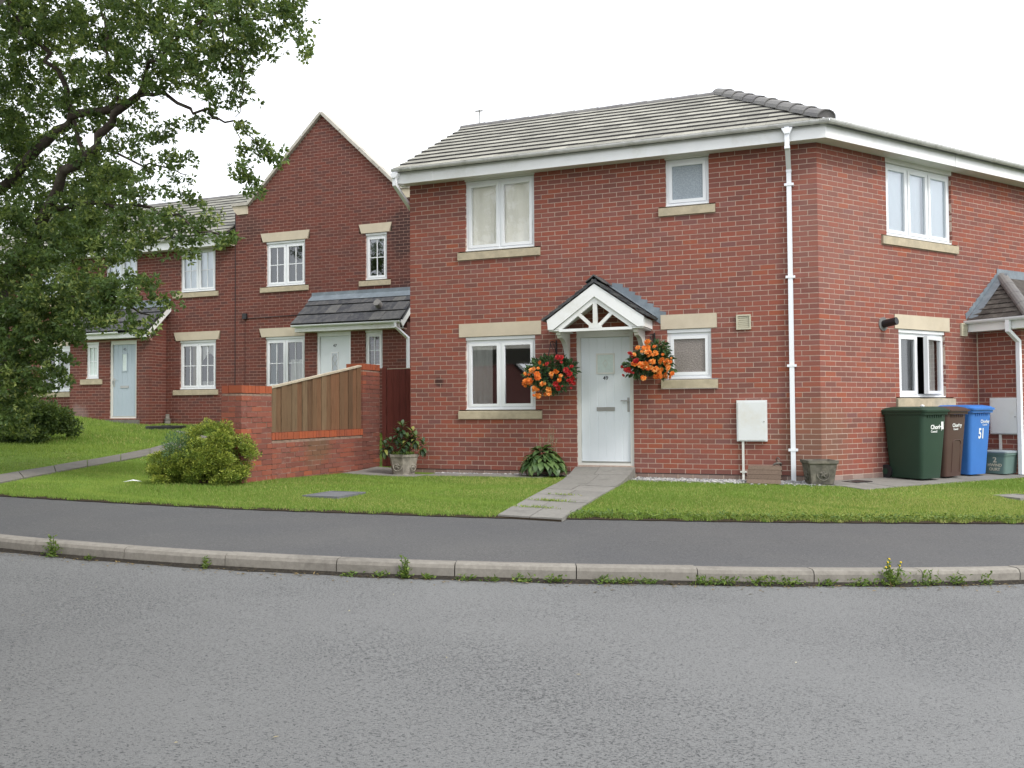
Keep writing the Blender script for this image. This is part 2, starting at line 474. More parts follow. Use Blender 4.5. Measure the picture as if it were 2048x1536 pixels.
kerb = empty('kerb'); tag(kerb, kind='structure')
step = .915 / KR
a0 = math.asin((-4.01 - KC[0]) / KR)
prof = [(.0, -.30), (.0, -.035), (.012, -.010), (.035, 0), (.125, 0), (.125, -.30)]    # (back from face, z)
mb = MB(); nn = 5
rings = []
for k in range(nn):
    a = -step / 2 + .004 / KR + (step - .008 / KR) * k / (nn - 1)
    rings.append([Vector((KR * math.sin(a) - b * math.sin(a), KR * (1 - math.cos(a)) + b * math.cos(a), z)) for b, z in prof])
mb.loft(rings, smooth=False); kmesh = mb.mesh('kerb_stone', m_kerb)
for k in range(-6, 15):
    a = a0 + step * (k + .5); p = kerb_pt(a)
    tilt = math.atan2(float(zk(p[0] + .2) - zk(p[0] - .2)), .4)
    link('kerb_stone', kmesh, kerb, T3(p[0], p[1], float(zk(p[0])) + random.uniform(-.003, .003)) @ RZ(a) @ RY(-tilt) @ RZ(random.uniform(-.003, .003)))

# lawn sheet
nx, ny = 170, 110
xs = np.linspace(-30, 16, nx); vv = np.linspace(0, 1, ny) ** 1.6
GX = np.repeat(xs[:, None], ny, 1); y0_ = pav_y(np.clip(xs, -19, 19)) - np.where(xs < -19, 0, 0)
GY = y0_[:, None] + vv[None] * (42 - y0_[:, None]); GZ = G(GX, GY)
GZ[:, 0] += .0
V = np.stack([GX, GY, GZ], -1).reshape(-1, 3)
ii, jj = np.meshgrid(np.arange(nx - 1), np.arange(ny - 1), indexing='ij'); b_ = (ii * ny + jj).ravel()
F = np.stack([b_, b_ + ny, b_ + ny + 1, b_ + 1], 1)
me = poly_mesh('lawn', V, F, m_lawn); me.polygons.foreach_set('use_smooth', [True] * len(F)); tag(link('lawn', me), kind='structure')

# path to door 49: ramp of concrete slabs
def path_edge(d, side):                          # s of the left / right edge at depth d
    k = (d + 4.75) / 4.75
    return (3.47 + (2.90 - 3.47) * k) if side == 0 else (4.18 + (3.86 - 4.18) * k)
def path_z(d):
    k = min(max((d + 4.75) / 4.75, 0), 1)
    return -.128 + .07 * k + .145 * k ** 5
def path_top(s_, d_): return max(path_z(d_), g1(*AP(s_, d_)) + .022)
gp = empty('garden_path', M_A); tag(gp, kind='structure')
ds = [-4.74, -4.12, -3.52, -2.92, -2.32, -1.72, -1.14, -.60, -.03]
for i in range(len(ds) - 1):
    for j in range(2):
        mb = MB(); vs_ = []
        f0, f1 = (0, .5) if j == 0 else (.5, 1)
        if i % 3 == 1: f0, f1 = (f0, .42) if j == 0 else (.42, f1)
        jz = random.uniform(-.004, .004)
        for z_off in (0, -.25):
            for d_, g_ in ((ds[i] + .006, 0), (ds[i + 1] - .006, 1)):
                L_, R_ = path_edge(d_, 0), path_edge(d_, 1)
                xa, xb = L_ + (R_ - L_) * f0 + .005, L_ + (R_ - L_) * f1 - .005
                vs_ += [(xa, d_, path_top(xa, d_) + jz + z_off), (xb, d_, path_top(xb, d_) + jz + z_off)]
        mb.add(vs_, [(0, 1, 3, 2), (4, 6, 7, 5), (0, 4, 5, 1), (1, 5, 7, 3), (3, 7, 6, 2), (2, 6, 4, 0)])
        mb.build('paving_slab', m_slab, gp)
mb = MB()
for i in range(len(ds) - 1):
    vs_ = []
    for z_off in (-.016, -.3):
        for d_ in (ds[i], ds[i + 1]):
            vs_ += [(path_edge(d_, 0) + .012, d_, path_top(path_edge(d_, 0), d_) + z_off), (path_edge(d_, 1) - .012, d_, path_top(path_edge(d_, 1), d_) + z_off)]
    mb.add(vs_, [(0, 1, 3, 2), (4, 6, 7, 5), (0, 4, 5, 1), (1, 5, 7, 3), (3, 7, 6, 2), (2, 6, 4, 0)])
mb.build('bedding', m_soil, gp)

# concrete flags along the foot of the house and round to the gate
def flat_poly(name, pts, mat_, dz=.012, parent=None, thick=.06):
    """flag lying on the terrain; pts world xy"""
    top = [(p[0], p[1], g1(*p) + dz) for p in pts]; n = len(top)
    mb = MB(); mb.add(top + [(x, y, z - thick) for x, y, z in top], [tuple(range(n)), tuple(range(2 * n - 1, n - 1, -1))] + [(i, n + i, n + (i + 1) % n, (i + 1) % n) for i in range(n)])
    return mb.build(name, mat_, parent)
fl = empty('house_paving'); tag(fl, kind='structure')
for i in range(5):
    s0, s1 = -.77 + i * .66, -.77 + (i + 1) * .66 - .012
    for d0, d1 in (((-.62, -.15) if i > 1 else (-.92, -.43)), ) + (((-.42, .2),) if i < 2 else ()):
        s1b = s1
        if d1 > 0: s1b = min(s1, -.02) if s0 < -.1 else s1
        if d1 > 0 and s0 > -.1: continue
        flat_poly('paving_slab', [AP(s0, d0), AP(s1b, d0), AP(s1b, d1), AP(s0, d1)], m_slab, .012 + random.uniform(-.003, .003), fl)
flat_poly('edging_strip', [AP(3.95, -.62), AP(6.80, -.47), AP(6.76, -.42), AP(3.95, -.55)], m_slab, .014, fl)
for i in range(9):
    t0, t1 = -.20 + i * .62, -.20 + (i + 1) * .62 - .012
    flat_poly('paving_slab', [BP(t0, .88), BP(t1, .88), BP(t1, .42), BP(t0, .42)], m_slab, .012 + random.uniform(-.003, .003), fl)
    flat_poly('paving_slab', [BP(t0, .41), BP(t1, .41), BP(t1, .012), BP(t0 + (.1 if i == 0 else 0), .012)], m_slab, .012 + random.uniform(-.003, .003), fl)

# path to number 45
PL = [(-6.55, 10.45), (-6.70, 11.53), (-6.68, 13.47), (-6.52, 15.85), (-6.42, 17.46), (-6.6, 19.3), (-7.6, 20.6)]
PU = [(-7.15, 10.6), (-7.26, 12.3), (-7.15, 14.4), (-6.97, 16.96), (-7.05, 18.6), (-7.4, 19.9), (-8.2, 21.2)]
p45 = empty('side_path'); tag(p45, kind='structure')
def interp(pts, n):
    P = np.array(pts); k = np.linspace(0, len(P) - 1, n); i = np.minimum(k.astype(int), len(P) - 2); f = (k - i)[:, None]
    return P[i] * (1 - f) + P[i + 1] * f
IL, IU = interp(PL, 15), interp(PU, 15)
for i in range(14):
    a, b, c_, d_ = IL[i], IU[i], IU[i + 1], IL[i + 1]
    sh = lambda p, q: p + (q - p) * .012
    flat_poly('paving_slab', [sh(a, d_), sh(d_, a), sh(c_, b), sh(b, c_)], m_path, .02 + random.uniform(-.003, .003), p45)

# gravel along the wall foot
def ico():
    bm = bmesh.new(); bmesh.ops.create_icosphere(bm, subdivisions=1, radius=1)
    V = np.array([v.co[:] for v in bm.verts]); F = np.array([[v.index for v in f.verts] for f in bm.faces]); bm.free(); return V, F
IV, IF = ico()
gv, gf, gr = [], [], []
def gravel(n, fn, r0=.010, r1=.024):
    for i in range(n):
        p = fn(); r = random.uniform(r0, r1); b = len(gv) * len(IV)
        sc_ = np.array([r * random.uniform(.8, 1.5), r * random.uniform(.7, 1.2), r * random.uniform(.5, .8)])
        a = random.uniform(0, 6.28); ca, sa = math.cos(a), math.sin(a)
        q = IV * (1 + rng.uniform(-.2, .2, (len(IV), 1))) * sc_; q = np.c_[q[:, 0] * ca - q[:, 1] * sa, q[:, 0] * sa + q[:, 1] * ca, q[:, 2]]
        gv.append(q + np.array([p[0], p[1], g1(*p) + r * .35])); gf.append(IF + b); gr.append(np.full(len(IF), random.random()))
gravel(1500, lambda: AP(random.uniform(3.9, 6.55), -random.uniform(.02, .54)))
gravel(420, lambda: AP(random.uniform(.5, 2.9), -random.uniform(.02, .15)))
gravel(60, lambda: AP(random.uniform(4, 6.6), -random.uniform(.5, .7)))
tag(link('gravel', poly_mesh('gravel', np.concatenate(gv), np.concatenate(gf), m_gravel, np.concatenate(gr))), 'loose pale grey gravel along the foot of the house wall', 'gravel', kind='stuff')

# ------------------------------------------------------------ building kit
def unit_box(name, mat_):
    return MB().box(0, 1, 0, 1, 0, 1).mesh(name, mat_)

def layout(x0, x1, nrows, openings=(), clip=None, z0=0., row0=0, flip=0):
    """running bond; returns (xa, xb, za, zb) of every brick"""
    out = []
    for r_ in range(row0, nrows):
        za = z0 + r_ * .075; zb = za + .065; zm = (za + zb) / 2
        a, b = (x0, x1) if clip is None else clip(zm)
        if b - a < .05: continue
        iv = [(a, b)]
        for (oa, ob, oc, od) in openings:
            if oc - .02 < zm < od + .02:
                nv = []
                for (p, q) in iv:
                    if ob <= p or oa >= q: nv.append((p, q)); continue
                    if oa > p: nv.append((p, oa))
                    if ob < q: nv.append((ob, q))
                iv = nv
        off = x0 + (.1125 if (r_ + flip) % 2 == 0 else 0)
        for (p, q) in iv:
            k = math.floor((p - off) / .225 + 1e-6); x = p
            while x < q - .03:
                nx_ = off + (k + 1) * .225
                if nx_ - x < .05: k += 1; continue
                e = min(nx_, q)
                if q - e < .05: e = q
                out.append((x + (.005 if x > p + 1e-6 else 0), e - (.005 if e < q - 1e-6 else 0), za, zb))
                x = e; k += 1
                if e == q: break
    return out

def backing(x0, x1, z0, z1, openings, mat_, parent, M, y0=.0028, y1=.11, name='wall', clip_top=None):
    x0, x1 = x0 + .004, x1 - .004
    xs_ = sorted({x0, x1, *[min(max(o[i], x0), x1) for o in openings for i in (0, 1)]}); zs_ = sorted({z0, z1, *[min(max(o[i], z0), z1) for o in openings for i in (2, 3)]})
    mb = MB()
    for i in range(len(xs_) - 1):
        for j in range(len(zs_) - 1):
            xm, zm = (xs_[i] + xs_[i + 1]) / 2, (zs_[j] + zs_[j + 1]) / 2
            if any(o[0] < xm < o[1] and o[2] < zm < o[3] for o in openings): continue
            mb.box(xs_[i], xs_[i + 1], y0, y1, zs_[j], zs_[j + 1])
    if clip_top: mb.prism(clip_top, y0, y1)
    return mb.build(name, mat_, parent, M)

def lay_bricks(groups, mat_, most=300, depth=.1, jit=.0009, name='brick'):
    """groups: (wall object, world matrix, bricks). Largest in view become objects, the rest one mesh of kind stuff."""
    allb = []
    for gi, (wall, M, bl) in enumerate(groups):
        if not bl: continue
        B_ = np.array(bl); Mn = np.array(M)
        def px(x, z): return to_px((Mn[:3, :3] @ np.stack([x, x * 0, z]) + Mn[:3, 3:]).T)
        a, b = px(B_[:, 0], B_[:, 2]), px(B_[:, 1], B_[:, 3])
        ctr = (a + b) / 2; area = np.abs((b[:, 0] - a[:, 0]) * (b[:, 1] - a[:, 1]))
        inside = (ctr[:, 0] > 0) & (ctr[:, 0] < 2048) & (ctr[:, 1] > 0) & (ctr[:, 1] < 1536)
        for i in range(len(bl)): allb.append((area[i] if inside[i] else 0, gi, bl[i]))
    allb.sort(key=lambda q: -q[0])
    ub = unit_box(name, mat_)
    for (_, gi, (xa, xb, za, zb)) in allb[:most]:
        link(name, ub, groups[gi][0], T3(xa, random.uniform(-jit, jit), za + random.uniform(-.0012, .0012)) @ Matrix.Diagonal((xb - xa, depth, zb - za, 1)))
    cube = np.array([(0, 0, 0), (1, 0, 0), (1, 1, 0), (0, 1, 0), (0, 0, 1), (1, 0, 1), (1, 1, 1), (0, 1, 1)], float)
    cf = np.array([(0, 3, 2, 1), (4, 5, 6, 7), (0, 1, 5, 4), (1, 2, 6, 5), (2, 3, 7, 6), (3, 0, 4, 7)])
    for gi, (wall, M, bl) in enumerate(groups):
        rest = np.array([q[2] for q in allb[most:] if q[1] == gi])
        if not len(rest): continue
        n = len(rest)
        V = np.zeros((n, 8, 3)); V[:] = cube
        V[:, :, 0] = rest[:, 0:1] + cube[:, 0] * (rest[:, 1] - rest[:, 0])[:, None] + rng.uniform(-.0012, .0012, (n, 8))
        V[:, :, 1] = cube[:, 1] * depth + rng.uniform(-jit, jit, (n, 1))
        V[:, :, 2] = rest[:, 2:3] + cube[:, 2] * (rest[:, 3] - rest[:, 2])[:, None] + rng.uniform(-.0012, .0012, (n, 8))
        F = (cf[None] + (np.arange(n) * 8)[:, None, None]).reshape(-1, 4)
        me = poly_mesh(name + 'work', V.reshape(-1, 3), F, mat_, np.repeat(rng.random(n), 6))
        tag(link(name + 'work', me, wall), kind='stuff')

def ring(mb, x0, x1, z0, z1, tl, tr, tb, tt, y0, y1, mi=0, M=None):
    o = [(x0, z0), (x1, z0), (x1, z1), (x0, z1)]; i = [(x0 + tl, z0 + tb), (x1 - tr, z0 + tb), (x1 - tr, z1 - tt), (x0 + tl, z1 - tt)]
    vs_ = [(x, y, z) for y in (y0, y1) for x, z in o + i]
    if M is not None: vs_ = [M @ Vector(v) for v in vs_]
    fs = []
    for k in range(4):
        k2 = (k + 1) % 4
        fs += [(k, k2, 4 + k2, 4 + k), (8 + k2, 8 + k, 12 + k, 12 + k2), (k2, k, 8 + k, 8 + k2), (4 + k, 4 + k2, 12 + k2, 12 + k)]
    mb.add(vs_, fs, mi)

def wavy(name, parent, x0, x1, z0, z1, y, mat_, amp=.02, per=.11, M=None, bottom=0):
    n = max(6, int((x1 - x0) / per * 8)); mb = MB(); vs_ = []
    for i in range(n + 1):
        x = x0 + (x1 - x0) * i / n; yy = y + amp * math.sin(2 * math.pi * (x - x0) / per) + amp * .4 * math.sin(2 * math.pi * (x - x0) / (per * 2.7))
        vs_ += [(x, yy, z0 + bottom * math.sin(math.pi * i / n)), (x, yy, z1)]
    mb.add(vs_, [(2 * i, 2 * i + 2, 2 * i + 3, 2 * i + 1) for i in range(n)], smooth=True)
    return mb.build(name, mat_, parent, M)

def window(parent, M, w_, h_, lights=2, bars=False, glass=None, obscured=None, curtain=None, head=True, setback=.045, frame_mat=None, open_light=None, widths=None, low=.0):
    """one window: frame > sash, pane, glazing_bar, room; origin at the opening's lower left, y inwards"""
    fm = frame_mat or m_white; y0, y1 = setback, setback + .07
    mb = MB(); top = h_ - (.055 if head else 0)
    ring(mb, 0, w_, low, top, .045, .045, .05, .045, y0, y1)
    win = mb.build('window', fm, parent, M)
    MB().box(-.004, w_ + .004, setback - .035, y1, low - .03 if low else 0.002, low + .02).build('cill', fm, win)
    if head: MB().box(.002, w_ - .002, setback - .03, y1 - .01, top + .002, h_ - .004).build('head_strip', fm, win)
    widths = widths or [1 / lights] * lights
    x = .045; W = w_ - .09
    for k in range(lights):
        xa, xb = x, x + W * widths[k]; x = xb
        if k: MB().box(xa - .018, xa + .018, y0 + .001, y1 - .004, low + .05, top - .045).build('mullion', fm, win)
        xa += .018 if k else .0; xb -= .018 if k < lights - 1 else .0
        za, zb = low + .052, top - .047
        hinge = open_light == k
        Mh = T3(xb, y0, 0) @ RZ(R(-62)) @ T3(-xb, -y0, 0) if hinge else None
        Mh = T3(xb, y0, 0) @ RZ(R(14)) @ T3(-xb, -y0, 0) if hinge else None
        sb = MB(); ring(sb, xa + .002, xb - .002, za, zb, .048, .048, .048, .048, y0 - .012, y0 + .05, M=Mh)
        sash = sb.build('sash', fm, win)
        pb = MB(); q_ = [(xa + .047, y0 + .016, za + .047), (xb - .047, y0 + .016, za + .047), (xb - .047, y0 + .016, zb - .047), (xa + .047, y0 + .016, zb - .047)]; pb.add([Mh @ Vector(v) for v in q_] if Mh else q_, [(0, 1, 2, 3)])
        pb.build('pane', obscured or glass or m_glass, win)
        if bars:
            xm, zm = (xa + xb) / 2, (za + zb) / 2
            MB().box(xm - .009, xm + .009, y0 + .004, y0 + .024, za + .047, zb - .047).build('glazing_bar', fm, win)
            MB().box(xa + .047, xb - .047, y0 + .0045, y0 + .0235, zm - .009, zm + .009).build('glazing_bar', fm, win)
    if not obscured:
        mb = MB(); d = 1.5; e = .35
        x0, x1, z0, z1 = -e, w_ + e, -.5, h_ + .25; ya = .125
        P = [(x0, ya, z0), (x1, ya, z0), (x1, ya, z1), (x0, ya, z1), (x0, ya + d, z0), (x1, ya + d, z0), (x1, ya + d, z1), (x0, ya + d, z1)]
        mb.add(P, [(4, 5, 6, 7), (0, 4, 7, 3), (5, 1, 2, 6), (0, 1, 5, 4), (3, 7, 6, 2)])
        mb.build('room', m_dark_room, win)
    for cdef in (curtain or []):
        kind, xa, xb, za, zb, mm = cdef[:6]
        if kind == 'wavy': wavy('curtain', win, xa * w_, xb * w_, za * h_, zb * h_, .116, mm, *(cdef[6:] if len(cdef) > 6 else ()))
        elif kind == 'slats':
            n = int((xb - xa) * w_ / .089)
            for i in range(n):
                xx = xa * w_ + (i + .5) * (xb - xa) * w_ / n
                MB().box(-.043, .043, -.001, .001, za * h_, zb * h_, M=T3(xx, .175, 0) @ RZ(R(cdef[6] if len(cdef) > 6 else 50))).build('blind_slat', mm, win)
    return win

def slab_stone(parent, M, x0, x1, z0, z1, proj, mat_, name, splay=0, slope=False):
    mb = MB()
    if splay: mb.prism([(x0 + splay, z0), (x1 - splay, z0), (x1, z1), (x0, z1)], -proj, .1)
    elif slope:
        vs_ = [(x0, -proj, z0), (x1, -proj, z0), (x1, .1, z0), (x0, .1, z0), (x0, -proj, z1 - .022), (x1, -proj, z1 - .022), (x1, .1, z1), (x0, .1, z1)]
        mb.add(vs_, [(0, 3, 2, 1), (4, 5, 6, 7), (0, 1, 5, 4), (1, 2, 6, 5), (2, 3, 7, 6), (3, 0, 4, 7)])
    else: mb.box(x0, x1, -proj, .1, z0, z1)
    return mb.build(name, mat_, parent, M)

def half_pipe(mb, x0, x1, y, z, r, mi=0, n=8, th=.006, M=None):
    pts = [(r * math.cos(math.pi + math.pi * k / n), r * math.sin(math.pi + math.pi * k / n)) for k in range(n + 1)]
    inn = [((r - th) * math.cos(2 * math.pi - math.pi * k / n), (r - th) * math.sin(2 * math.pi - math.pi * k / n)) for k in range(n + 1)]
    P = pts + inn; m_ = len(P)
    vs_ = [(x, y + a, z + b) for x in (x0, x1) for a, b in P]
    if M is not None: vs_ = [M @ Vector(v) for v in vs_]
    mb.add(vs_, [(i, (i + 1) % m_, m_ + (i + 1) % m_, m_ + i) for i in range(m_)] + [tuple(range(m_ - 1, -1, -1)), tuple(range(m_, 2 * m_))], mi, False)

def gutter(parent, M, x0, x1, y, z, r=.056, spacing=.9, mat_=None):
    mb = MB(); half_pipe(mb, x0, x1, y, z, r); g = mb.build('gutter', mat_ or m_gutter, parent, M)
    x = x0 + .35
    while x < x1 - .1:
        mb = MB(); half_pipe(mb, x - .02, x + .02, y, z + .001, r + .006); mb.build('gutter_bracket', mat_ or m_gutter, g); x += spacing
    return g

def square_pipe(name, pts, w_, mat_, parent, M=None):
    mb = MB()
    pts = [Vector(p) for p in pts]; rings = []
    for i, p in enumerate(pts):
        d0 = (p - pts[max(i - 1, 0)]); d1 = (pts[min(i + 1, len(pts) - 1)] - p)
        d = (d0.normalized() if d0.length else Vector()) + (d1.normalized() if d1.length else Vector()); d.normalize()
        a = Vector((1, 0, 0)); a = (a - d * a.dot(d)).normalized(); b = d.cross(a)
        k = w_ / 2
        rings.append([p + a * k + b * k, p - a * k + b * k, p - a * k - b * k, p + a * k - b * k])
    mb.loft(rings, smooth=False)
    return mb.build(name, mat_, parent, M)

def tile_mesh(name, w_, L, mats, th=.02):
    mb = MB(); mb.box(.002, w_ - .002, 0, L, 0, th)
    mb.m = [1 if f == 2 else 0 for f in range(6)]
    return mb.mesh(name, mats)

def door_leaf(parent, M, w_, h_, mat_, frame_mat, grooves=6, frame=.06, setback=.05):
    mb = MB(); ring(mb, 0, w_, 0, h_, frame, frame, .035, .1, setback - .02, setback + .08)
    d = mb.build('door', frame_mat, parent, M)
    mb = MB(); xa, xb, za, zb = frame + .004, w_ - frame - .004, .04, h_ - .104
    y = setback + .012; g = .005; n = grooves; pr = []
    for k in range(n):
        a, b = xa + (xb - xa) * k / n, xa + (xb - xa) * (k + 1) / n
        pr += [(a, y + (g if k else 0)), (a + .006, y), (b - .006, y)]
    pr += [(xb, y)]
    vs_ = [(x, yy, z) for z in (za, zb) for x, yy in pr] + [(xa, y + .045, za), (xb, y + .045, za), (xb, y + .045, zb), (xa, y + .045, zb)]
    m_ = len(pr); fs = [(i, i + 1, m_ + i + 1, m_ + i) for i in range(m_ - 1)]
    q = 2 * m_; fs += [(q + 1, q, q + 3, q + 2), (0, m_, q + 3, q), (m_ - 1, q + 1, q + 2, 2 * m_ - 1), tuple(range(m_ - 1, -1, -1)) + (q, q + 1), tuple(range(m_, 2 * m_)) + (q + 2, q + 3)]
    mb.add(vs_, fs)
    mb.build('door_leaf', mat_, d)
    MB().box(frame, w_ - frame, y - .02, y + .01, .037, .062).build('weather_bar', m_metal, d)
    return d, y

def letterbox(d, x, y, z, w_=.26):
    mb = MB(); ring(mb, x - w_ / 2, x + w_ / 2, z - .03, z + .03, .012, .012, .012, .012, y - .012, y + .002)
    mb.box(x - w_ / 2 + .012, x + w_ / 2 - .012, y - .008, y - .004, z - .018, z + .018)
    mb.build('letterbox', m_metal, d)
def handle(d, x, y, z, sgn=-1):
    mb = MB(); mb.box(x - .017, x + .017, y - .010, y + .001, z - .12, z + .10)
    mb.bar((x, y - .01, z + .05), (x, y - .05, z + .05), .018, .018)
    mb.bar((x - sgn * .005, y - .05, z + .05), (x + sgn * .11, y - .05, z + .052), .016, .02)
    mb.build('handle', m_metal, d)
def door_light(d, xc, y, z0, z1, w_, glassm, lead=None, mat_=None):
    mb = MB(); ring(mb, xc - w_ / 2, xc + w_ / 2, z0, z1, .025, .025, .025, .025, y - .014, y + .004)
    f_ = mb.build('glazing_frame', mat_ or m_white, d)
    MB().box(xc - w_ / 2 + .024, xc + w_ / 2 - .024, y - .004, y + .0035, z0 + .024, z1 - .024).build('glazed_panel', glassm, d)
    for kind, a, b in lead or []:
        if kind == 'diamond':
            zc, r_ = a, b; pts = [(xc, zc + r_), (xc + r_ * .7, zc), (xc, zc - r_), (xc - r_ * .7, zc)]
            mb = MB()
            for i in range(4):
                p, q = pts[i], pts[(i + 1) % 4]; mb.bar((p[0], y - .006, p[1]), (q[0], y - .006, q[1]), .006, .008, up=(0, 1, 0))
            mb.build('lead_came', m_lead_bright, d)
m_lead_bright = plain('bright_lead_came', (.55, .55, .50), .4, .5)

# ------------------------------------------------------------ house 49 / 51 (corner house)
brick_stops = [(0, (.188, .080, .066)), (.2, (.225, .087, .069)), (.42, (.26, .090, .066)), (.62, (.285, .088, .060)), (.8, (.23, .098, .083)), (.92, (.315, .094, .054)), (1, (.192, .088, .080))]
c0z = (C0[0], C0[1], .5)
m_brick = brick_mat('red_facing_brick', brick_stops, stains=[(c0z, .75, (.17, .105, .07), .55), ((C0[0] + .5, C0[1] + .2, 3.6), 1.3, (.27, .15, .125), .28), ((*AP(.54, 0), 1.44), .11, (.03, .02, .02), .8)])
m_plinth = brick_mat('pale_plinth_brick', [(0, (.20, .13, .11)), (1, (.30, .23, .20))], white=.4)
house = empty('corner_house', M_A)
tag(house, 'two-storey red brick corner house with white door under a small gabled canopy', 'house')

opA = [(1.02, 2.24, .975, 2.175), (1.03, 2.24, 3.6, 4.80), (4.36, 5.02, 1.425, 2.175), (4.365, 5.015, 4.05, 4.80), (2.925, 3.835, .10, 2.20)]
stA = [(.905, 2.345, 2.175, 2.4), (.895, 2.355, .825, .975), (.895, 2.345, 3.45, 3.6), (4.265, 5.11, 2.175, 2.4), (4.265, 5.115, 1.275, 1.425), (4.255, 5.11, 3.9, 4.05)]
opB = [(1.55, 3.21, 3.6, 4.80), (1.79, 2.965, 1.125, 2.175)]
stB = [(1.42, 3.34, 3.45, 3.6), (1.69, 3.08, 2.175, 2.4), (1.70, 3.17, .975, 1.125)]
NR = 64; zt = NR * .075
wallA = backing(0, S, -.075 * 4, zt + .05, opA + stA, m_mortar, house, T3(0, 0, 0))
wallB = backing(0, 7.5, -.075 * 4, zt + .05, opB + stB, m_mortar, house, M_B)
gab = lambda z: (0, 5.4) if z < zt else ((z - zt) / .543, 5.4 - (z - zt) / .543)
M_side = T3(0, 5.4, 0) @ RZ(R(-90))          # gable end facing the neighbours
wallL = backing(0, 5.29, -.3, zt, [], m_mortar, house, M_side, clip_top=[(0, zt), (5.4, zt), (2.7, zt + 1.45)])
bA = layout(0, S, NR, opA + stA); bB = layout(0, 7.5, NR, opB + stB, flip=1)
bL = layout(0, 5.4, NR + 18, clip=lambda z: (gab(z)[0], min(gab(z)[1], 5.29)))
lay_bricks([(wallA, M_A, bA), (wallB, M_Bw, bB), (wallL, M_A @ M_side, [])], m_brick)
lay_bricks([(wallL, M_A @ M_side @ T3(0, 900, 0), bL)], m_brick, most=0)
lay_bricks([(wallA, M_A, layout(0, S, 0, [(2.9, 3.87, -.3, .1)], row0=-4)), (wallB, M_Bw, layout(0, 7.5, 0, row0=-4))], m_plinth, most=0, name='plinth_brick')
MB().box(0, S + .004, -.004, .1, -.010, -.001).build('damp_course', m_black, house)

for x0, x1, z0, z1 in stA:
    lint = z1 - z0 > .2
    slab_stone(house, None, x0 + .003, x1 - .003, z0 + .003, z1 - .003, .012 if lint else .035, m_stone if lint else m_stone_sill, 'lintel' if lint else 'sill', slope=not lint)
for x0, x1, z0, z1 in stB:
    lint = z1 - z0 > .2
    slab_stone(house, M_B, x0 + .003, x1 - .003, z0 + .003, z1 - .003, .012 if lint else .035, m_stone if lint else m_stone_sill, 'lintel' if lint else 'sill', slope=not lint)

m_curtain_cream = plain('cream_voile_curtain', (.90, .87, .78), .9, .1, .08, 3)
m_curtain_blue = plain('pale_blue_white_blind', (.86, .93, .96), .8, .2, .04, 3)
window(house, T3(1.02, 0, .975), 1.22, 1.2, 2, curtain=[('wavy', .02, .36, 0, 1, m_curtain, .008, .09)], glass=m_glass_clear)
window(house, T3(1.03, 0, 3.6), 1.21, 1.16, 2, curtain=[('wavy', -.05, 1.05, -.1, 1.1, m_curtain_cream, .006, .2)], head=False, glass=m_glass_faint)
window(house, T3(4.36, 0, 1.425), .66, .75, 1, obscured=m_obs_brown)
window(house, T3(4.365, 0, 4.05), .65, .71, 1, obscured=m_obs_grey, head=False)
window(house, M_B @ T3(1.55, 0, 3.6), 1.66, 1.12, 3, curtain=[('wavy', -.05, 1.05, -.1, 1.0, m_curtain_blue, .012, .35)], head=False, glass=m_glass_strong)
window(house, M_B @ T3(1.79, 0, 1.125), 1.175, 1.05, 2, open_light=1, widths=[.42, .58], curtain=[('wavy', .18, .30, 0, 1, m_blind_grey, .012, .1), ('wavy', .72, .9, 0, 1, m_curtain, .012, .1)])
MB().box(1.02, 2.25, -.001, .1, 4.765, 4.80).build('window_head', m_soffit, house)
MB().box(4.355, 5.025, -.001, .1, 4.765, 4.80).build('window_head', m_soffit, house)
MB().box(1.54, 3.22, -.001, .1, 4.725, 4.80).build('window_head', m_soffit, house, M_B)

d49, yd = door_leaf(house, T3(2.925, 0, .10), .91, 2.1, m_door, m_frame_cream)
xc = .455
door_light(d49, xc, yd, 1.42, 1.745, .30, m_obs_pale, [('diamond', 1.585, .055)], m_frame_cream)
text('house_number', '49', .085, m_text_dark, d49, T3(xc, yd - .003, 1.33), bold=.001)
letterbox(d49, xc, yd, .875, .29); handle(d49, .815, yd, .95, -1)

# canopy over the door
can = MB()
cx, cz, hw, dp = 3.39, 2.33, .75, .60
tanp = .52 / .75; pc = math.atan(tanp)
mb = MB()
bw = .155
pts_out = [(cx - hw, cz), (cx, cz + .52), (cx + hw, cz), (cx + hw - .02, cz - .145), (cx + hw - .10, cz - .145), (cx, cz + .52 - .19 - .0), (cx - hw + .10, cz - .145), (cx - hw + .02, cz - .145)]
mb.prism(pts_out, -dp, -dp + .03)
canopy = mb.build('canopy', m_fascia, house)
mb = MB(); inner = [(cx - .635, cz - .143), (cx, cz + .33), (cx + .635, cz - .143), (cx + .53, cz - .143), (cx, cz + .25), (cx - .53, cz - .143)]
mb.prism(inner, -dp + .032, -dp + .085); mb.build('arch_frame', m_fascia, canopy)
MB().box(cx - .565, cx + .565, -dp + .026, -dp + .088, cz - .18, cz - .139).build('tie_beam', m_fascia, canopy)
MB().box(cx - .032, cx + .032, -dp + .030, -dp + .084, cz - .135, cz + .262).build('strut', m_fascia, canopy)
for sg in (-1, 1):
    MB().bar((cx + sg * .03, -dp + .057, cz - .13), (cx + sg * .25, -dp + .057, cz + .075), .05, .045, up=(0, 1, 0)).build('strut', m_fascia, canopy)
MB().prism([(cx + .10 * math.cos(a), cz - .142 + .085 * math.sin(a)) for a in np.linspace(0, math.pi, 9)], -dp + .024, -dp + .090).build('boss', m_fascia, canopy)
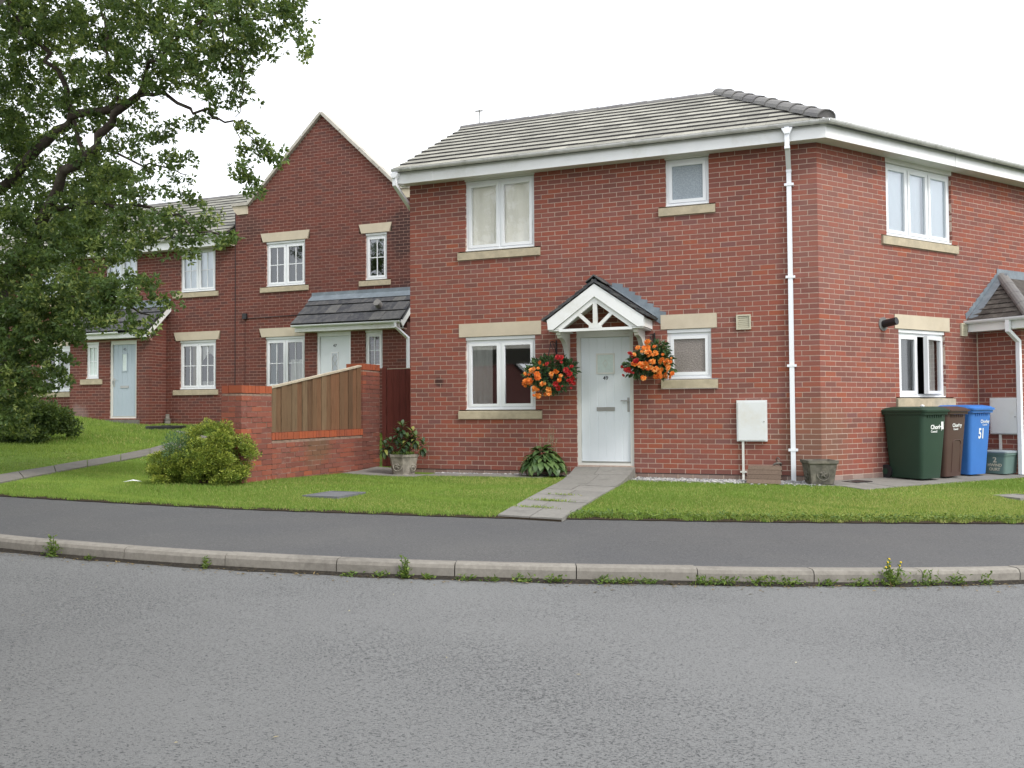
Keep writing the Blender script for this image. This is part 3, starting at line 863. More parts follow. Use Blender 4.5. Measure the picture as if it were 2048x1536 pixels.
for sg in (-1, 1):                                  # underside boards, eaves fascias and brackets
    xo = cx + sg * hw
    vs_ = [(cx, -dp + .03, cz + .33), (xo - sg * .08, -dp + .03, cz - .10), (xo - sg * .08, 0, cz - .10), (cx, 0, cz + .33)]
    mb = MB(); mb.add(vs_ + [(x, y, z + .02) for x, y, z in vs_], [(0, 1, 2, 3), (7, 6, 5, 4), (0, 4, 5, 1), (1, 5, 6, 2), (2, 6, 7, 3), (3, 7, 4, 0)]); mb.build('soffit_board', m_soffit, canopy)
    MB().box(min(xo, xo - sg * .022), max(xo, xo - sg * .022), -dp + .032, 0, cz - .145, cz - .01).build('eaves_board', m_fascia, canopy)
    MB().box(min(xo - sg * .24, xo - sg * .024), max(xo - sg * .24, xo - sg * .024), -dp + .032, 0, cz - .165, cz - .147).build('eaves_soffit', m_fascia, canopy)
    bx = cx + sg * .60
    prof_ = [(-.0, cz - .165), (-.50, cz - .165), (-.50, cz - .215), (-.46, cz - .225), (-.44, cz - .26), (-.40, cz - .265)]
    for k in range(1, 9):
        a = k / 8; prof_.append((-.40 + .36 * math.sin(a * math.pi / 2) , cz - .265 - .42 * (1 - math.cos(a * math.pi / 2))))
    prof_ += [(-.03, cz - .72), (0, cz - .72)]
    mb = MB(); n = len(prof_)
    vs_ = [(bx + o, y, z) for o in (-.035, .035) for y, z in prof_]
    mb.add(vs_, [tuple(range(n - 1, -1, -1)), tuple(range(n, 2 * n))] + [(i, (i + 1) % n, n + (i + 1) % n, n + i) for i in range(n)])
    mb.build('bracket', m_frame_cream, canopy)
    # dark tiles on the slope
    L = math.hypot(hw + .055, .52 + .04); g_ = L / 6
    tm = tile_mesh('tile', .215, g_ + .06, [m_slate, m_slate], .034)
    for r_ in range(6):
        for k in range(3):
            u = r_ * g_
            if sg < 0: Mt = T3(cx - hw - .055, -dp - .02 + k * .213, cz - .035) @ RY(-pc) @ T3(u, 0, .030) @ RY(R(5)) @ RZ(R(-90)) @ T3(-.215, 0, 0)
            else: Mt = T3(cx + hw + .055, -dp - .02 + k * .213, cz - .035) @ RY(pc) @ T3(-u, 0, .030) @ RY(R(-5)) @ RZ(R(90))
            link('tile', tm, canopy, Mt)
for k in range(2):
    mb = MB(); mb.prism([(-.13, -.085), (-.115, -.06), (0, .035), (.115, -.06), (.13, -.085), (0, .010)], 0, .315)
    mb.build('ridge_tile', m_slate, canopy, T3(cx, -dp - .03 + k * .32, cz + .625 + (.006 if k else 0)))
mb = MB()                                          # stepped lead against the brickwork, right-hand side
for k in range(8):
    xa = cx + .10 + k * .095; zt_ = cz + .62 - (k * .095) * tanp
    MB().prism([(xa, zt_ - .15), (xa + .17, zt_ - .15 - .17 * tanp), (xa + .20, zt_ - .045), (xa + .03, zt_ - .015)], -.006 - .001 * (k % 2), -.0025).build('stepped_flashing', m_lead, canopy)
vs_ = [(cx + .06, -.012, cz + .555), (cx + hw + .07, -.012, cz + .02), (cx + hw + .07, -.16, cz + .012), (cx + .06, -.16, cz + .547)]
mb = MB(); mb.add([(x, y, z + .035) for x, y, z in vs_] + [(x, y, z + .028) for x, y, z in vs_], [(0, 1, 2, 3), (7, 6, 5, 4), (0, 4, 5, 1), (1, 5, 6, 2), (2, 6, 7, 3), (3, 7, 4, 0)]); mb.build('lead_apron', m_lead, canopy)

# vents, flue, meter box, tap side fittings
def vent(M, w_, h_, mat_):
    mb = MB(); ring(mb, 0, w_, 0, h_, .022, .022, .022, .022, -.03, .001); v_ = mb.build('air_vent', mat_, house, M)
    for k in range(6):
        z = .028 + k * (h_ - .05) / 6; MB().box(.02, w_ - .02, -.004, .004, z, z + .02, M=T3(0, -.014, 0)).build('louvre', mat_, v_)
    MB().box(.02, w_ - .02, -.006, -.003, .02, h_ - .02).build('back_plate', m_stone_sill, v_)
m_vent = plain('cream_vent_plastic', (.50, .47, .36), .5)
vent(T3(5.39, 0, 2.13), .21, .22, m_vent)
vent(M_B @ T3(3.37, 0, 2.12), .16, .21, m_vent)
m_meter = plain('meter_box_grp', (.70, .72, .73), .5, .3, .06, 3, dirt=(.60, .58, .52))
def meter_box(M, w_, h_, lock=.9):
    mb = MB(); mb.box(0, w_, -.055, .002, 0, h_); b_ = mb.build('meter_box', m_meter, house, M)
    MB().box(.022, w_ - .022, -.066, -.056, .015, h_ - .03).build('meter_door', m_meter, b_)
    MB().tube([(w_ * lock, -.066, h_ * .48), (w_ * lock, -.073, h_ * .48)], .010, 8).build('lock', m_metal, b_)
    return b_
b_ = meter_box(T3(5.38, 0, .49), .43, .60)
square_pipe('service_pipe', [(.085, -.03, .0), (.085, -.03, -.50), (.085, -.05, -.60)], .032, m_frame_cream, b_)
MB().box(.04, .13, -.05, 0, -.46, -.435).build('pipe_clip', m_frame_cream, b_)
fl_ = MB().tube([(0, .01, 0), (0, -.012, 0)], .105, 16).build('boiler_flue', m_hip, house, M_B @ T3(1.42, 0, 2.23))
mb = MB(); mb.tube([(0, -.01, 0), (.02, -.22, .03)], .058, 14, caps=False); mb.tube([(.02, -.22, .03), (0, -.01, 0)], .052, 14); mb.build('flue_pipe', m_black, fl_)

# eaves
ov = .28; mit = math.tan((AL + BE) / 2)
def along(prof_, mat_, name, M=None, x0=0, x1a=S, k0=0, k1=1):
    """extrude a (y,z) profile along x; ends mitred by y: x0 - k0*y ... x1 - k1*mit*y"""
    n = len(prof_); vs_ = [(x0 + k0 * mit * y, y, z) for y, z in prof_] + [(x1a - k1 * mit * y, y, z) for y, z in prof_]
    mb = MB(); mb.add(vs_, [tuple(range(n)), tuple(range(2 * n - 1, n - 1, -1))] + [(i, n + i, n + (i + 1) % n, (i + 1) % n) for i in range(n)]); return mb.build(name, mat_, house, M)
fas = [(-ov, 4.765), (-ov + .02, 4.765), (-ov + .02, 4.985), (-ov, 4.985)]
sof = [(-ov + .021, 4.79), (.0, 4.79), (.0, 4.80), (-ov + .021, 4.80)]
along(fas, m_fascia, 'fascia', None, -.02, S); along(sof, m_soffit, 'soffit', None, -.02, S)
along(fas, m_fascia, 'fascia', M_B, 0, 7.5, 1, 0); along(sof, m_soffit, 'soffit', M_B, 0, 7.5, 1, 0)
MB().box(-.12, -.02, -ov - .0, .0, 4.775, 5.02).build('box_end', m_fascia, house)
for xj, M_, k in ((.52, None, 0), (3.4, None, 0), (2.9, M_B, 0)):
    MB().box(xj, xj + .05, -ov - .006, -ov, 4.763, 4.96).build('fascia_joint', m_fascia, house, M_)
gy = -ov - .062
gutter(house, None, -.15, S - gy * mit + .012, gy, 5.0); gutter(house, M_B, gy * mit - .012, 7.5, gy, 5.0)
mb = MB(); half_pipe(mb, S - gy * mit - .10, S - gy * mit + .02, gy, 5.002, .064); mb.build('gutter_corner', m_gutter, house)
mb = MB(); half_pipe(mb, gy * mit - .02, gy * mit + .10, gy, 5.002, .064); mb.build('gutter_corner', m_gutter, house, M_B)
m_pipe = plain('white_downpipe', (.80, .82, .86), .3, .45, .04, 3)
dpx = 6.165
dpp = square_pipe('downpipe', [(dpx, gy, 4.95), (dpx, gy, 4.70), (dpx, -.045, 4.42), (dpx, -.045, -.07)], .065, m_pipe, house)
MB().prism([(-.075, 0), (.075, 0), (.035, -.08), (-.035, -.08)], -.05, .05).build('hopper', m_pipe, dpp, T3(dpx, gy, 4.93))
for z in (4.20, 2.86, 1.58, .37): MB().box(dpx - .065, dpx + .065, -.083, 0, z - .018, z + .018).build('pipe_clip', m_pipe, dpp)
for z in (4.40, 4.66): MB().box(dpx - .037, dpx + .037, -.082 if z < 4.5 else gy - .037, -.008 if z < 4.5 else gy + .037, z - .02, z + .02).build('pipe_collar', m_pipe, dpp)
dp2 = square_pipe('downpipe', [(-.10, gy, 4.95), (-.10, gy, 4.74), (-.06, .55, 4.25), (-.06, .55, .0)], .065, m_pipe, house)
MB().prism([(-.075, 0), (.075, 0), (.035, -.08), (-.035, -.08)], -.05, .05).build('hopper', m_pipe, dp2, T3(-.10, gy, 4.93))

# main roof
pA = R(28.5); ey, ez = -.345, 4.955; xr, ry = 4.87, 2.60
rl = (ry - ey) / math.cos(pA); rz = ez + rl * math.sin(pA)
xe = S - ey * mit; xv = -.13
roof = MB()
apex = Vector((xr, ry, rz))
P = [(xv, ey, ez - .02), (xe, ey, ez - .02), (xr, ry, rz - .02), (xv, ry, rz - .02), (xv, 2 * ry - ey, ez - .02), (xr + 3, 2 * ry - ey, ez - .02)]
be_ = [M_B @ Vector((ey * mit, ey, ez - .03)), M_B @ Vector((7.5, ey, ez - .03))]
apB = M_B.inverted() @ apex
hiB = M_B @ Vector((7.5, apB.y, apB.z - .03))
roof.add(P, [(0, 1, 2, 3), (3, 2, 5, 4)])
roof.add([be_[0], be_[1], hiB, apex - Vector((0, 0, .03))], [(0, 1, 2, 3)])
roof = roof.build('roof', m_hip, house)
gauge = rl / 11; tw = .300
tm = tile_mesh('roof_tile', tw, gauge + .06, [m_tile, m_tile_edge_shade], .034)
for r_ in range(11):
    u = r_ * gauge
    xl = lambda uu: xe + (xr - xe) * uu / rl
    x = xv - (.15 if r_ % 2 else 0)
    while x < xl(u) - .05:
        xa = max(x, xv); xb = min(x + tw, xl(u + gauge * .55) + .02)
        if xb - xa > .03:
            link('roof_tile', tm, roof, T3(0, ey, ez) @ RX(pA) @ T3(xa, u - .01, .030 + random.uniform(-.002, .002)) @ RX(R(-4.6)) @ Matrix.Diagonal(((xb - xa) / tw, 1, 1, 1)))
        x += tw
tb_ = MB()
pB = math.atan2(apB.z - ez, apB.y - ey); LB = math.hypot(apB.z - ez, apB.y - ey)
for r_ in range(11):
    u = r_ * LB / 11; x0_ = ey * mit + (apB.x - ey * mit) * u / LB + .1
    tb_.box(x0_, 7.6, 0, LB / 11 + .05, 0, .02, M=M_B @ T3(0, ey, ez - .02) @ RX(pB) @ T3(0, u, .022) @ RX(R(-4)))
tag(tb_.build('tile_courses', m_tile, roof), kind='stuff')
def cap_tile(mb, a, b, r0, r1, n=7, plug=False):
    a, b = Vector(a), Vector(b); d = (b - a).normalized(); sd = d.cross(Vector((0, 0, 1))).normalized(); up = sd.cross(d)
    rings = []
    for p, r_ in ((a, r0), (b, r1)):
        ang = [math.pi * k / n for k in range(n + 1)]
        o = [p + sd * (r_ * math.cos(q)) + up * (r_ * .8 * math.sin(q) - .05) for q in ang]
        i = [p + sd * ((r_ - .016) * math.cos(q)) + up * ((r_ - .016) * .8 * math.sin(q) - .05) for q in reversed(ang)]
        rings.append(o + i)
    mb.loft(rings, smooth=False)
    if plug:
        p = a + d * .02; q = [p + sd * ((r0 - .014) * math.cos(math.pi * k / n)) + up * ((r0 - .014) * .8 * math.sin(math.pi * k / n) - .05) for k in range(n + 1)]; mb.add(q, [tuple(range(n + 1))])
hp0, hp1 = Vector((xe - .01, ey + .02, ez + .105)), Vector((xr, ry, rz + .075)); nh = 9
for k in range(nh):
    mb = MB(); a, b = hp0.lerp(hp1, k / nh), hp0.lerp(hp1, (k + 1.12) / nh)
    cap_tile(mb, a + Vector((0, 0, .016)), b, .150, .138, plug=k == 0); mb.build('hip_tile', m_hip, roof)
nr = 11
for k in range(nr):
    mb = MB(); a, b = Vector((xr + .06, ry, rz + .03)).lerp(Vector((xv, ry, rz + .03)), k / nr), Vector((xr + .06, ry, rz + .03)).lerp(Vector((xv, ry, rz + .03)), (k + 1.1) / nr)
    cap_tile(mb, b, a + Vector((0, 0, .006)), .12, .125); mb.build('ridge_tile', m_hip, roof)
ae = MB().tube([(xv + .12, ry + .5, rz - .3), (xv + .12, ry + .5, rz + .52)], .014, 6).build('aerial_mast', m_metal, house)
MB().bar((xv + .12, ry + .5, rz + .50), (xv + .22, ry + .25, rz + .44), .02, .02).build('aerial_boom', m_metal, ae)
for k in range(3): MB().bar((xv + .05 + k * .03, ry + .45 - k * .08, rz + .49 - k * .02), (xv + .21 + k * .03, ry + .47 - k * .08, rz + .49 - k * .02), .012, .012).build('aerial_element', m_metal, ae)

# porch of number 51 on the right-hand wall (local frame: x along wall B, y outwards negative)
pt, po = 3.84, .72
Mp = M_B @ T3(pt, 0, 0) @ RZ(R(-90))          # its left side: x = outwards from wall B, y = into the porch
pw = backing(0, po, -.3, 2.2, [], m_mortar, house, Mp)
Mpf = M_B @ T3(pt, -po, 0)
pf = backing(0, 2.2, -.3, 2.2, [(.62, 1.55, .1, 2.2)], m_mortar, house, Mpf)
lay_bricks([(pw, M_A @ Mp, layout(0, po - .105, 30, row0=-3)), (pf, M_A @ Mpf, layout(0, 2.2, 30, [(.62, 1.55, .1, 2.25)], row0=-3))], m_brick, most=40)
dp51, _ = door_leaf(house, Mpf @ T3(.62, 0, .1), .93, 2.1, m_door, m_frame_cream)
po2 = 1.02; te = 3.56; zE, zP = 2.36, 3.14; tA = 4.52
porch = MB(); prf = [(M_B @ Vector(p)) for p in [(te, 0, zE), (te, -po2, zE), (tA, -.08, zP), (tA, 0, zP), (6.6, -po2, zE), (6.6, -.08, zP), (6.6, 0, zP)]]
porch.add(prf, [(0, 1, 2, 3), (1, 4, 5, 2), (3, 2, 5, 6)]); porch = porch.build('porch_roof', m_plaintile, house)
sl = math.hypot(tA - te, zP - zE); an = math.atan2(zP - zE, tA - te); nrow = 9
for k in range(nrow):
    u0, u1 = k * sl / nrow, (k + 1) * sl / nrow
    o1 = po2 * (1 - (k + .5) / nrow) + .03
    Mr = M_B @ T3(te, 0, zE) @ RY(-an) @ T3(u0, 0, .02) @ RY(R(6))
    x = -.012; nt_ = 0
    while x > -o1:
        wq = min(.165, o1 + x)
        if wq > .03: MB().box(0, sl / nrow + .03, -wq + .002, -.002, 0, .014).build('tile', m_plaintile, porch, Mr @ T3(0, x + (.0), random.uniform(-.002, .002)))
        x -= .165 if (nt_ or k % 2) else .08; nt_ += 1
for k in range(4):
    a, b = Vector((te - .02, -po2 - .02, zE + .05)).lerp(Vector((tA, -.06, zP + .05)), k / 4), Vector((te - .02, -po2 - .02, zE + .05)).lerp(Vector((tA, -.06, zP + .05)), (k + 1.1) / 4)
    mb = MB(); cap_tile(mb, M_B @ a, M_B @ b, .10, .095); mb.build('hip_tile', m_hip, porch)
mb = MB(); mb.add([M_B @ Vector(p) for p in [(te + .02, -.012, zE + .06), (tA, -.012, zP + .08), (tA, -.15, zP + .07), (te + .02, -.15, zE + .045)]], [(0, 1, 2, 3)]); mb.build('lead_apron', m_lead, porch)
for k in range(9):
    xa = te - .02 + k * .105; zz = zE + .05 + (xa - te) * (zP - zE) / (tA - te)
    MB().prism([(xa, zz), (xa + .16, zz + .13), (xa + .16, zz + .20), (xa - .02, zz + .10)], -.006 - .001 * (k % 2), -.0025).build('stepped_flashing', m_lead, porch, M_B)
MB().box(tA - .08, 6.6, -.009, -.003, zP + .02, zP + .16).build('cover_flashing', m_lead, porch, M_B)
MB().box(te + .01, te + .03, -po2, -.01, 2.19, 2.34).build('fascia', m_fascia, porch, M_B)
MB().box(te + .03, 6.6, -po2, -po2 + .02, 2.19, 2.34).build('fascia', m_fascia, porch, M_B)
MB().box(te + .03, pt - .001, -po2 + .021, -.002, 2.195, 2.205).build('soffit', m_soffit, porch, M_B)
MB().box(pt, 6.6, -po2 + .021, -po, 2.205, 2.215).build('soffit', m_soffit, porch, M_B)
mb = MB(); half_pipe(mb, 0, po2 + .06, 0, 0, .05); mb.build('gutter', m_pipe, porch, M_B @ T3(te - .045, 0, 2.37) @ RZ(R(-90)))
mb = MB(); half_pipe(mb, te - .05, 6.6, -po2 - .05, 2.37, .05); mb.build('gutter', m_pipe, porch, M_B)
dp3 = square_pipe('downpipe', [(0, 0, 2.33), (0, 0, 2.16), (.28, .0, 2.0), (.28, 0, -.1)], .062, m_pipe, house, M_B @ T3(te - .045, -po + .02, 0))
MB().box(-.006, .006, -.006, .006, 0, 2.2).build('corner_seal', m_stone, house, M_B @ T3(pt - .004, -.004, 0))
meter_box(Mp @ T3(.22, 0, .53), .46, .58)
square_pipe('service_pipe', [(.37, -.03, .52), (.37, -.03, -.1)], .032, m_frame_cream, house, Mp)

# ------------------------------------------------------------ the terrace behind (47, 45 and the next one)
tstops = [(0, (.120, .046, .037)), (.25, (.145, .052, .041)), (.55, (.170, .054, .040)), (.8, (.14, .057, .047)), (1, (.11, .049, .043))]
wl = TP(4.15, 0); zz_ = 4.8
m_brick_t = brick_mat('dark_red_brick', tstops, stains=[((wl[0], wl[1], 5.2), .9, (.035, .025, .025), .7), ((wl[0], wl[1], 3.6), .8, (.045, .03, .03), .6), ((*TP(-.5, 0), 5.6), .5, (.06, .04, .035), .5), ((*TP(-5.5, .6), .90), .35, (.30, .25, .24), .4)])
Z = lambda z: z - ZT                              # world height to terrace-local

def terrace_roof(root, x0, x1, yE, zE, yR, pitch, rows, verge=0):
    L = (yR - yE) / math.cos(pitch); zR = zE + L * math.sin(pitch)
    mb = MB(); mb.add([(x0, yE, zE - .03), (x1, yE, zE - .03), (x1, yR, zR - .03), (x0, yR, zR - .03), (x0, 2 * yR - yE, zE - .03), (x1, 2 * yR - yE, zE - .03)], [(0, 1, 2, 3), (3, 2, 5, 4)])
    rf = mb.build('roof', m_hip, root); g_ = L / rows
    mb = MB()
    for r_ in range(rows):
        x = x0 - (.15 if r_ % 2 else 0)
        while x < x1:
            a, b = max(x, x0), min(x + .3, x1); mb.box(a + .002, b - .002, 0, g_ + .05, 0, .032, M=T3(0, yE, zE) @ RX(pitch) @ T3(0, r_ * g_, .028 + random.uniform(-.002, .002)) @ RX(R(-4.2))); x += .3
    mb.m = [(1 if i % 6 == 2 else 0) for i in range(len(mb.f))]
    o = mb.build('roof_tiles', [m_tile_far, m_tile_edge_shade], rf); tag(o, kind='stuff')
    at_ = o.data.attributes.new('rnd', 'FLOAT', 'FACE'); at_.data.foreach_set('value', np.repeat(rng.random(len(o.data.polygons) // 6), 6).astype(np.float32))
    n = int((x1 - x0) / .45)
    for k in range(n):
        mb = MB(); cap_tile(mb, (x0 + k * (x1 - x0) / n, yR, zR + .03), (x0 + (k + 1.08) * (x1 - x0) / n, yR, zR + .034), .12, .12); mb.build('ridge_tile', m_hip, rf)
    return rf, zR

def lean_to(root, x0, x1, oE, zE, zW, rows=3, verge=None, gut=True, gut_x=None):
    """tiled porch roof leaning on the wall; local y towards the street is negative"""
    an_ = math.atan2(zW - zE, oE); L = math.hypot(zW - zE, oE)
    mb = MB(); mb.add([(x0, -oE, zE - .02), (x1, -oE, zE - .02), (x1, 0, zW - .02), (x0, 0, zW - .02)], [(0, 1, 2, 3)]); rf = mb.build('porch_roof', m_slate, root)
    g_ = L / rows; tm_ = tile_mesh('tile', .30, g_ + .06, [m_slate, m_black], .028)
    for r_ in range(rows):
        x = x0 - (.15 if r_ % 2 else 0)
        while x < x1 - .02:
            a, b = max(x, x0), min(x + .3, x1)
            link('tile', tm_, rf, T3(0, -oE, zE) @ RX(an_) @ T3(a, r_ * g_ - .02, .036 + random.uniform(-.004, .003)) @ RX(R(-4.2) + random.uniform(-.006, .006)) @ Matrix.Diagonal(((b - a) / .3, 1, 1, 1))); x += .3
    MB().box(x0 - .02, x1, -.010, -.002, zW - .02, zW + .14).build('flashing', m_lead, rf)
    mb = MB(); mb.add([(x0 - .02, -.005, zW + .06), (x1, -.005, zW + .06), (x1, -.20, zW - .085), (x0 - .02, -.20, zW - .085)], [(0, 3, 2, 1)]); mb.build('lead_apron', m_lead, rf)
    MB().box(x0 + .05, x1 - .05, -oE + .055, -oE + .075, zE - .155, zE + .01).build('fascia', m_fascia, rf)
    MB().box(x0 + .05, x1 - .05, -oE + .076, -.60, zE - .155, zE - .145).build('soffit', m_soffit, rf)
    if gut:
        ga, gb = gut_x or (x0, x1); mb = MB(); half_pipe(mb, ga, gb, -oE, zE - .002, .05); mb.build('gutter', m_pipe, rf)
    for sx_, xv_ in ((-1, x0), (1, x1)):
        if verge and sx_ in verge:
            a, b = Vector((xv_, -oE + .05, zE - .075)), Vector((xv_, 0, zW - .085)); MB().bar(a, b, .02, .15, up=(0, -.6, 1)).build('bargeboard', m_fascia, rf)
            MB().bar(a + Vector((0, 0, .11)), b + Vector((0, 0, .11)), .05, .035, up=(0, -.6, 1)).build('verge_trim', m_black, rf)
    return rf

# ---- number 47: the gabled one
h47 = empty('gabled_house', M_T); tag(h47, 'dark red brick gabled house with stone coping and lean-to porch numbered 47', 'house')
gx, gz, gw = 1.70, Z(8.24), 2.60
x47a, x47b = -.90, 4.32
ev = Z(6.02)
slopeK = (gz - Z(6.2)) / 2.17
def gclip(z):
    if z < ev: return (x47a, x47b)
    h = (gz - z) / slopeK
    return (max(gx - h, x47a), min(gx + h, x47b))
op47 = [(.05, 1.20, Z(4.11), Z(5.235)), (2.91, 3.49, Z(4.11), Z(5.235)), (.03, 1.19, Z(1.56), Z(2.835))]
st47 = [(-.11, 1.34, Z(5.235), Z(5.46)), (-.12, 1.31, Z(3.96), Z(4.11)), (2.73, 3.63, Z(5.235), Z(5.46)), (2.74, 3.60, Z(3.96), Z(4.11)), (-.15, 1.36, Z(2.835), Z(3.06)), (-.12, 1.31, Z(1.41), Z(1.56))]
w47 = backing(x47a, x47b, -.4, ev, op47 + st47, m_mortar_red, h47, T3(0, 0, 0), clip_top=[(x47a, ev), (x47b, ev), (gx + (gz - ev) / slopeK, ev), (gx, gz), (gx - (gz - ev) / slopeK, ev)][1:] if False else [(gx - (gz - ev) / slopeK, ev), (gx + (gz - ev) / slopeK, ev), (gx, gz)])
b47 = layout(x47a, x47b, int(gz / .075) + 1, op47 + st47, clip=gclip, row0=-4)
for x0, x1, z0, z1 in st47:
    lint = z1 - z0 > .2
    slab_stone(h47, None, x0 + .003, x1 - .003, z0 + .003, z1 - .003, .02 if lint else .035, m_stone if lint else m_stone_sill, 'lintel' if lint else 'sill', splay=.07 if lint else 0, slope=not lint)
slats = lambda a, b, ang=55, m=None: ('slats', a, b, .05, .95, m or m_blind_grey, ang)
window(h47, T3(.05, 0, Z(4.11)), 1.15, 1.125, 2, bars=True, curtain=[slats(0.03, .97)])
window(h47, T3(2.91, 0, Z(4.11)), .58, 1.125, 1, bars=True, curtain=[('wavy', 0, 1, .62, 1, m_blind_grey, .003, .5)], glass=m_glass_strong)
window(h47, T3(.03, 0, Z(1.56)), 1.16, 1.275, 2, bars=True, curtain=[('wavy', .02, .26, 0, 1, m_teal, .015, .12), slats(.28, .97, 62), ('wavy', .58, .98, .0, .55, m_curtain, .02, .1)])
# coping and kneelers
for sg in (-1, 1):
    a = Vector((gx, -.02, gz + .075)); b = Vector((gx + sg * (gz - Z(6.2)) / slopeK, -.02, Z(6.2) + .05)); n = 4
    for k in range(n):
        p, q = a.lerp(b, k / n + .003), a.lerp(b, (k + 1) / n - .003)
        MB().bar(p + Vector((0, .10, 0)), q + Vector((0, .10, 0)), .34, .07, up=(sg * slopeK, 0, 1)).build('coping_stone', m_coping, h47)
    xk = gx + sg * 2.15; xo = gx + sg * 2.68
    MB().box(min(xk, xo), max(xk, xo), -.06, .22, Z(6.22), Z(6.30)).build('coping_stone', m_coping, h47)
    lo, hi = (xk - sg * .22, xo - sg * .0)
    mb = MB(); mb.prism([(xk + sg * .05, Z(6.0)), (xo - sg * .16, Z(6.0)), (xo - sg * .06, Z(6.1)), (xo, Z(6.215)), (xk + sg * .05, Z(6.215))], -.03, .20); mb.build('kneeler', m_stone, h47)
# gable roof behind
zr47 = gz - .30; yb = 1.3
mb = MB()
for sg in (-1, 1):
    xo = gx + sg * 2.75; zo = zr47 - 2.75 * slopeK
    vs_ = [(gx, .2, zr47), (xo, .2, zo), (xo, yb, zo), (gx, yb, zr47)]
    mb.add(vs_ + [(x, y, z - .08) for x, y, z in vs_], [(0, 1, 2, 3), (7, 6, 5, 4), (0, 4, 5, 1), (1, 5, 6, 2), (2, 6, 7, 3)])
mb.build('gable_roof', m_tile, h47)
terrace_roof(h47, x47a + .02, x47b, .30, Z(5.75), 3.0, R(29.5), 12)
yb = 6.0
MB().box(x47b - .1, x47b, .11, yb, -.4, Z(5.6)).build('side_wall', m_brick_t, h47)
MB().box(x47a, x47a + .1, .11, .30, Z(5.2), ev).build('side_wall', m_brick_t, h47)
# porch 47
po47 = .60
Mf47 = T3(0, -po47, 0); opP = [(1.93, 2.86, .12, Z(2.84)), (3.24, 3.70, Z(1.95), Z(2.84))]
pw47 = backing(1.60, 4.28, -.4, Z(2.86), opP, m_mortar_red, h47, Mf47)
Ml47 = T3(1.60, 0, 0) @ RZ(R(-90))
bp47 = layout(1.60, 4.28, int(Z(2.86) / .075), opP, row0=-4)
MB().box(1.60, 1.70, -po47 + .11, -.001, -.4, Z(2.86)).build('side_wall', m_brick_t, h47)
MB().box(4.18, 4.28, -po47 + .11, -.001, -.4, Z(3.0)).build('side_wall', m_brick_t, h47)
lay_bricks([(w47, M_T, b47), (pw47, M_T @ Mf47, bp47)], m_brick_t)
rf47 = lean_to(h47, 1.42, 4.32, .88, Z(3.0), Z(3.74), verge=(1,))
MB().tube([(3.62, -.60, Z(3.40)), (3.62, -.72, Z(3.46))], [.09, .085], 10).build('vent_cowl', m_hip, rf47)
square_pipe('downpipe', [(4.20, -.88, Z(2.98)), (4.20, -.88, Z(2.86)), (4.36, -.60, Z(2.62)), (4.36, -.60, 0)], .062, m_pipe, h47)
d47, y47 = door_leaf(h47, Mf47 @ T3(1.93, 0, .12), .93, Z(2.84) - .12, m_door, m_white, grooves=1)
door_light(d47, .465, y47, 1.02, 1.58, .20, m_glass, [('diamond', 1.42, .11), ('diamond', 1.20, .11)])
text('house_number', '47', .10, m_text_dark, d47, T3(.465, y47 - .003, 1.70), bold=.001)
window(h47, Mf47 @ T3(3.24, 0, Z(1.95)), .46, .89, 1, bars=True)
cb = MB().box(-.64, -.52, -.06, .001, Z(3.32), Z(3.46)).build('cable_box', m_black, h47)
MB().bar((-.52, -.012, Z(3.33)), (1.40, -.012, Z(3.36)), .012, .012).build('cable', m_black, cb)
MB().bar((-.58, -.012, Z(3.32)), (-.58, -.012, Z(.8)), .010, .010).build('cable', m_brick_t, cb)
MB().bar((x47a + .005, -.004, -.3), (x47a + .005, -.004, ev), .014, .010, up=(0, 1, 0)).build('movement_joint', m_black, h47)

# ---- number 45
def plain_terrace(name, label, xa, xb, openings, stones):
    h = empty(name, M_T); tag(h, label, 'house')
    w_ = backing(xa, xb, -.4, Z(5.26), openings + stones, m_mortar_red, h, T3(0, 0, 0))
    bl = layout(xa, xb, int(Z(5.26) / .075), openings + stones, row0=-4)
    for x0, x1, z0, z1 in stones:
        lint = z1 - z0 > .2
        slab_stone(h, None, x0 + .003, x1 - .003, z0 + .003, z1 - .003, .02 if lint else .035, m_stone if lint else m_stone_sill, 'lintel' if lint else 'sill', splay=.07 if lint else 0, slope=not lint)
    terrace_roof(h, xa, xb - (.1 if xb > -1.5 else 0), -.36, Z(5.46), 3.0, R(29.5), 13)
    MB().box(xa, xb - .006, -.31, -.29, Z(5.20), Z(5.44)).build('fascia', m_fascia, h)
    MB().box(xa, xb - .006, -.289, 0, Z(5.215), Z(5.225)).build('soffit', m_soffit, h)
    gutter(h, None, xa, xb + (.06 if xb > -1.5 else 0), -.37, Z(5.45))
    return h, w_, bl
op45 = [(-2.65, -1.52, Z(4.11), Z(5.22)), (-2.66, -1.50, Z(1.56), Z(2.835))]
st45 = [(-2.88, -1.42, Z(3.96), Z(4.11)), (-2.85, -1.36, Z(2.835), Z(3.06)), (-2.86, -1.42, Z(1.41), Z(1.56))]
h45, w45, b45 = plain_terrace('terraced_house', 'dark red brick terraced house with pale blue door numbered 45 in a lean-to porch', -6.08, -.91, op45 + [(-5.2, -4.1, Z(4.11), Z(5.22))], st45 + [(-5.35, -3.95, Z(3.96), Z(4.11))])
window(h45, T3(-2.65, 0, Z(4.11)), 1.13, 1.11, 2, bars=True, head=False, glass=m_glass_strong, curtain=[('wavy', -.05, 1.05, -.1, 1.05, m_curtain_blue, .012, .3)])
window(h45, T3(-5.2, 0, Z(4.11)), 1.1, 1.11, 2, bars=True, head=False, glass=m_glass_strong, curtain=[('wavy', -.05, 1.05, -.1, 1.05, m_curtain_blue, .012, .3)])
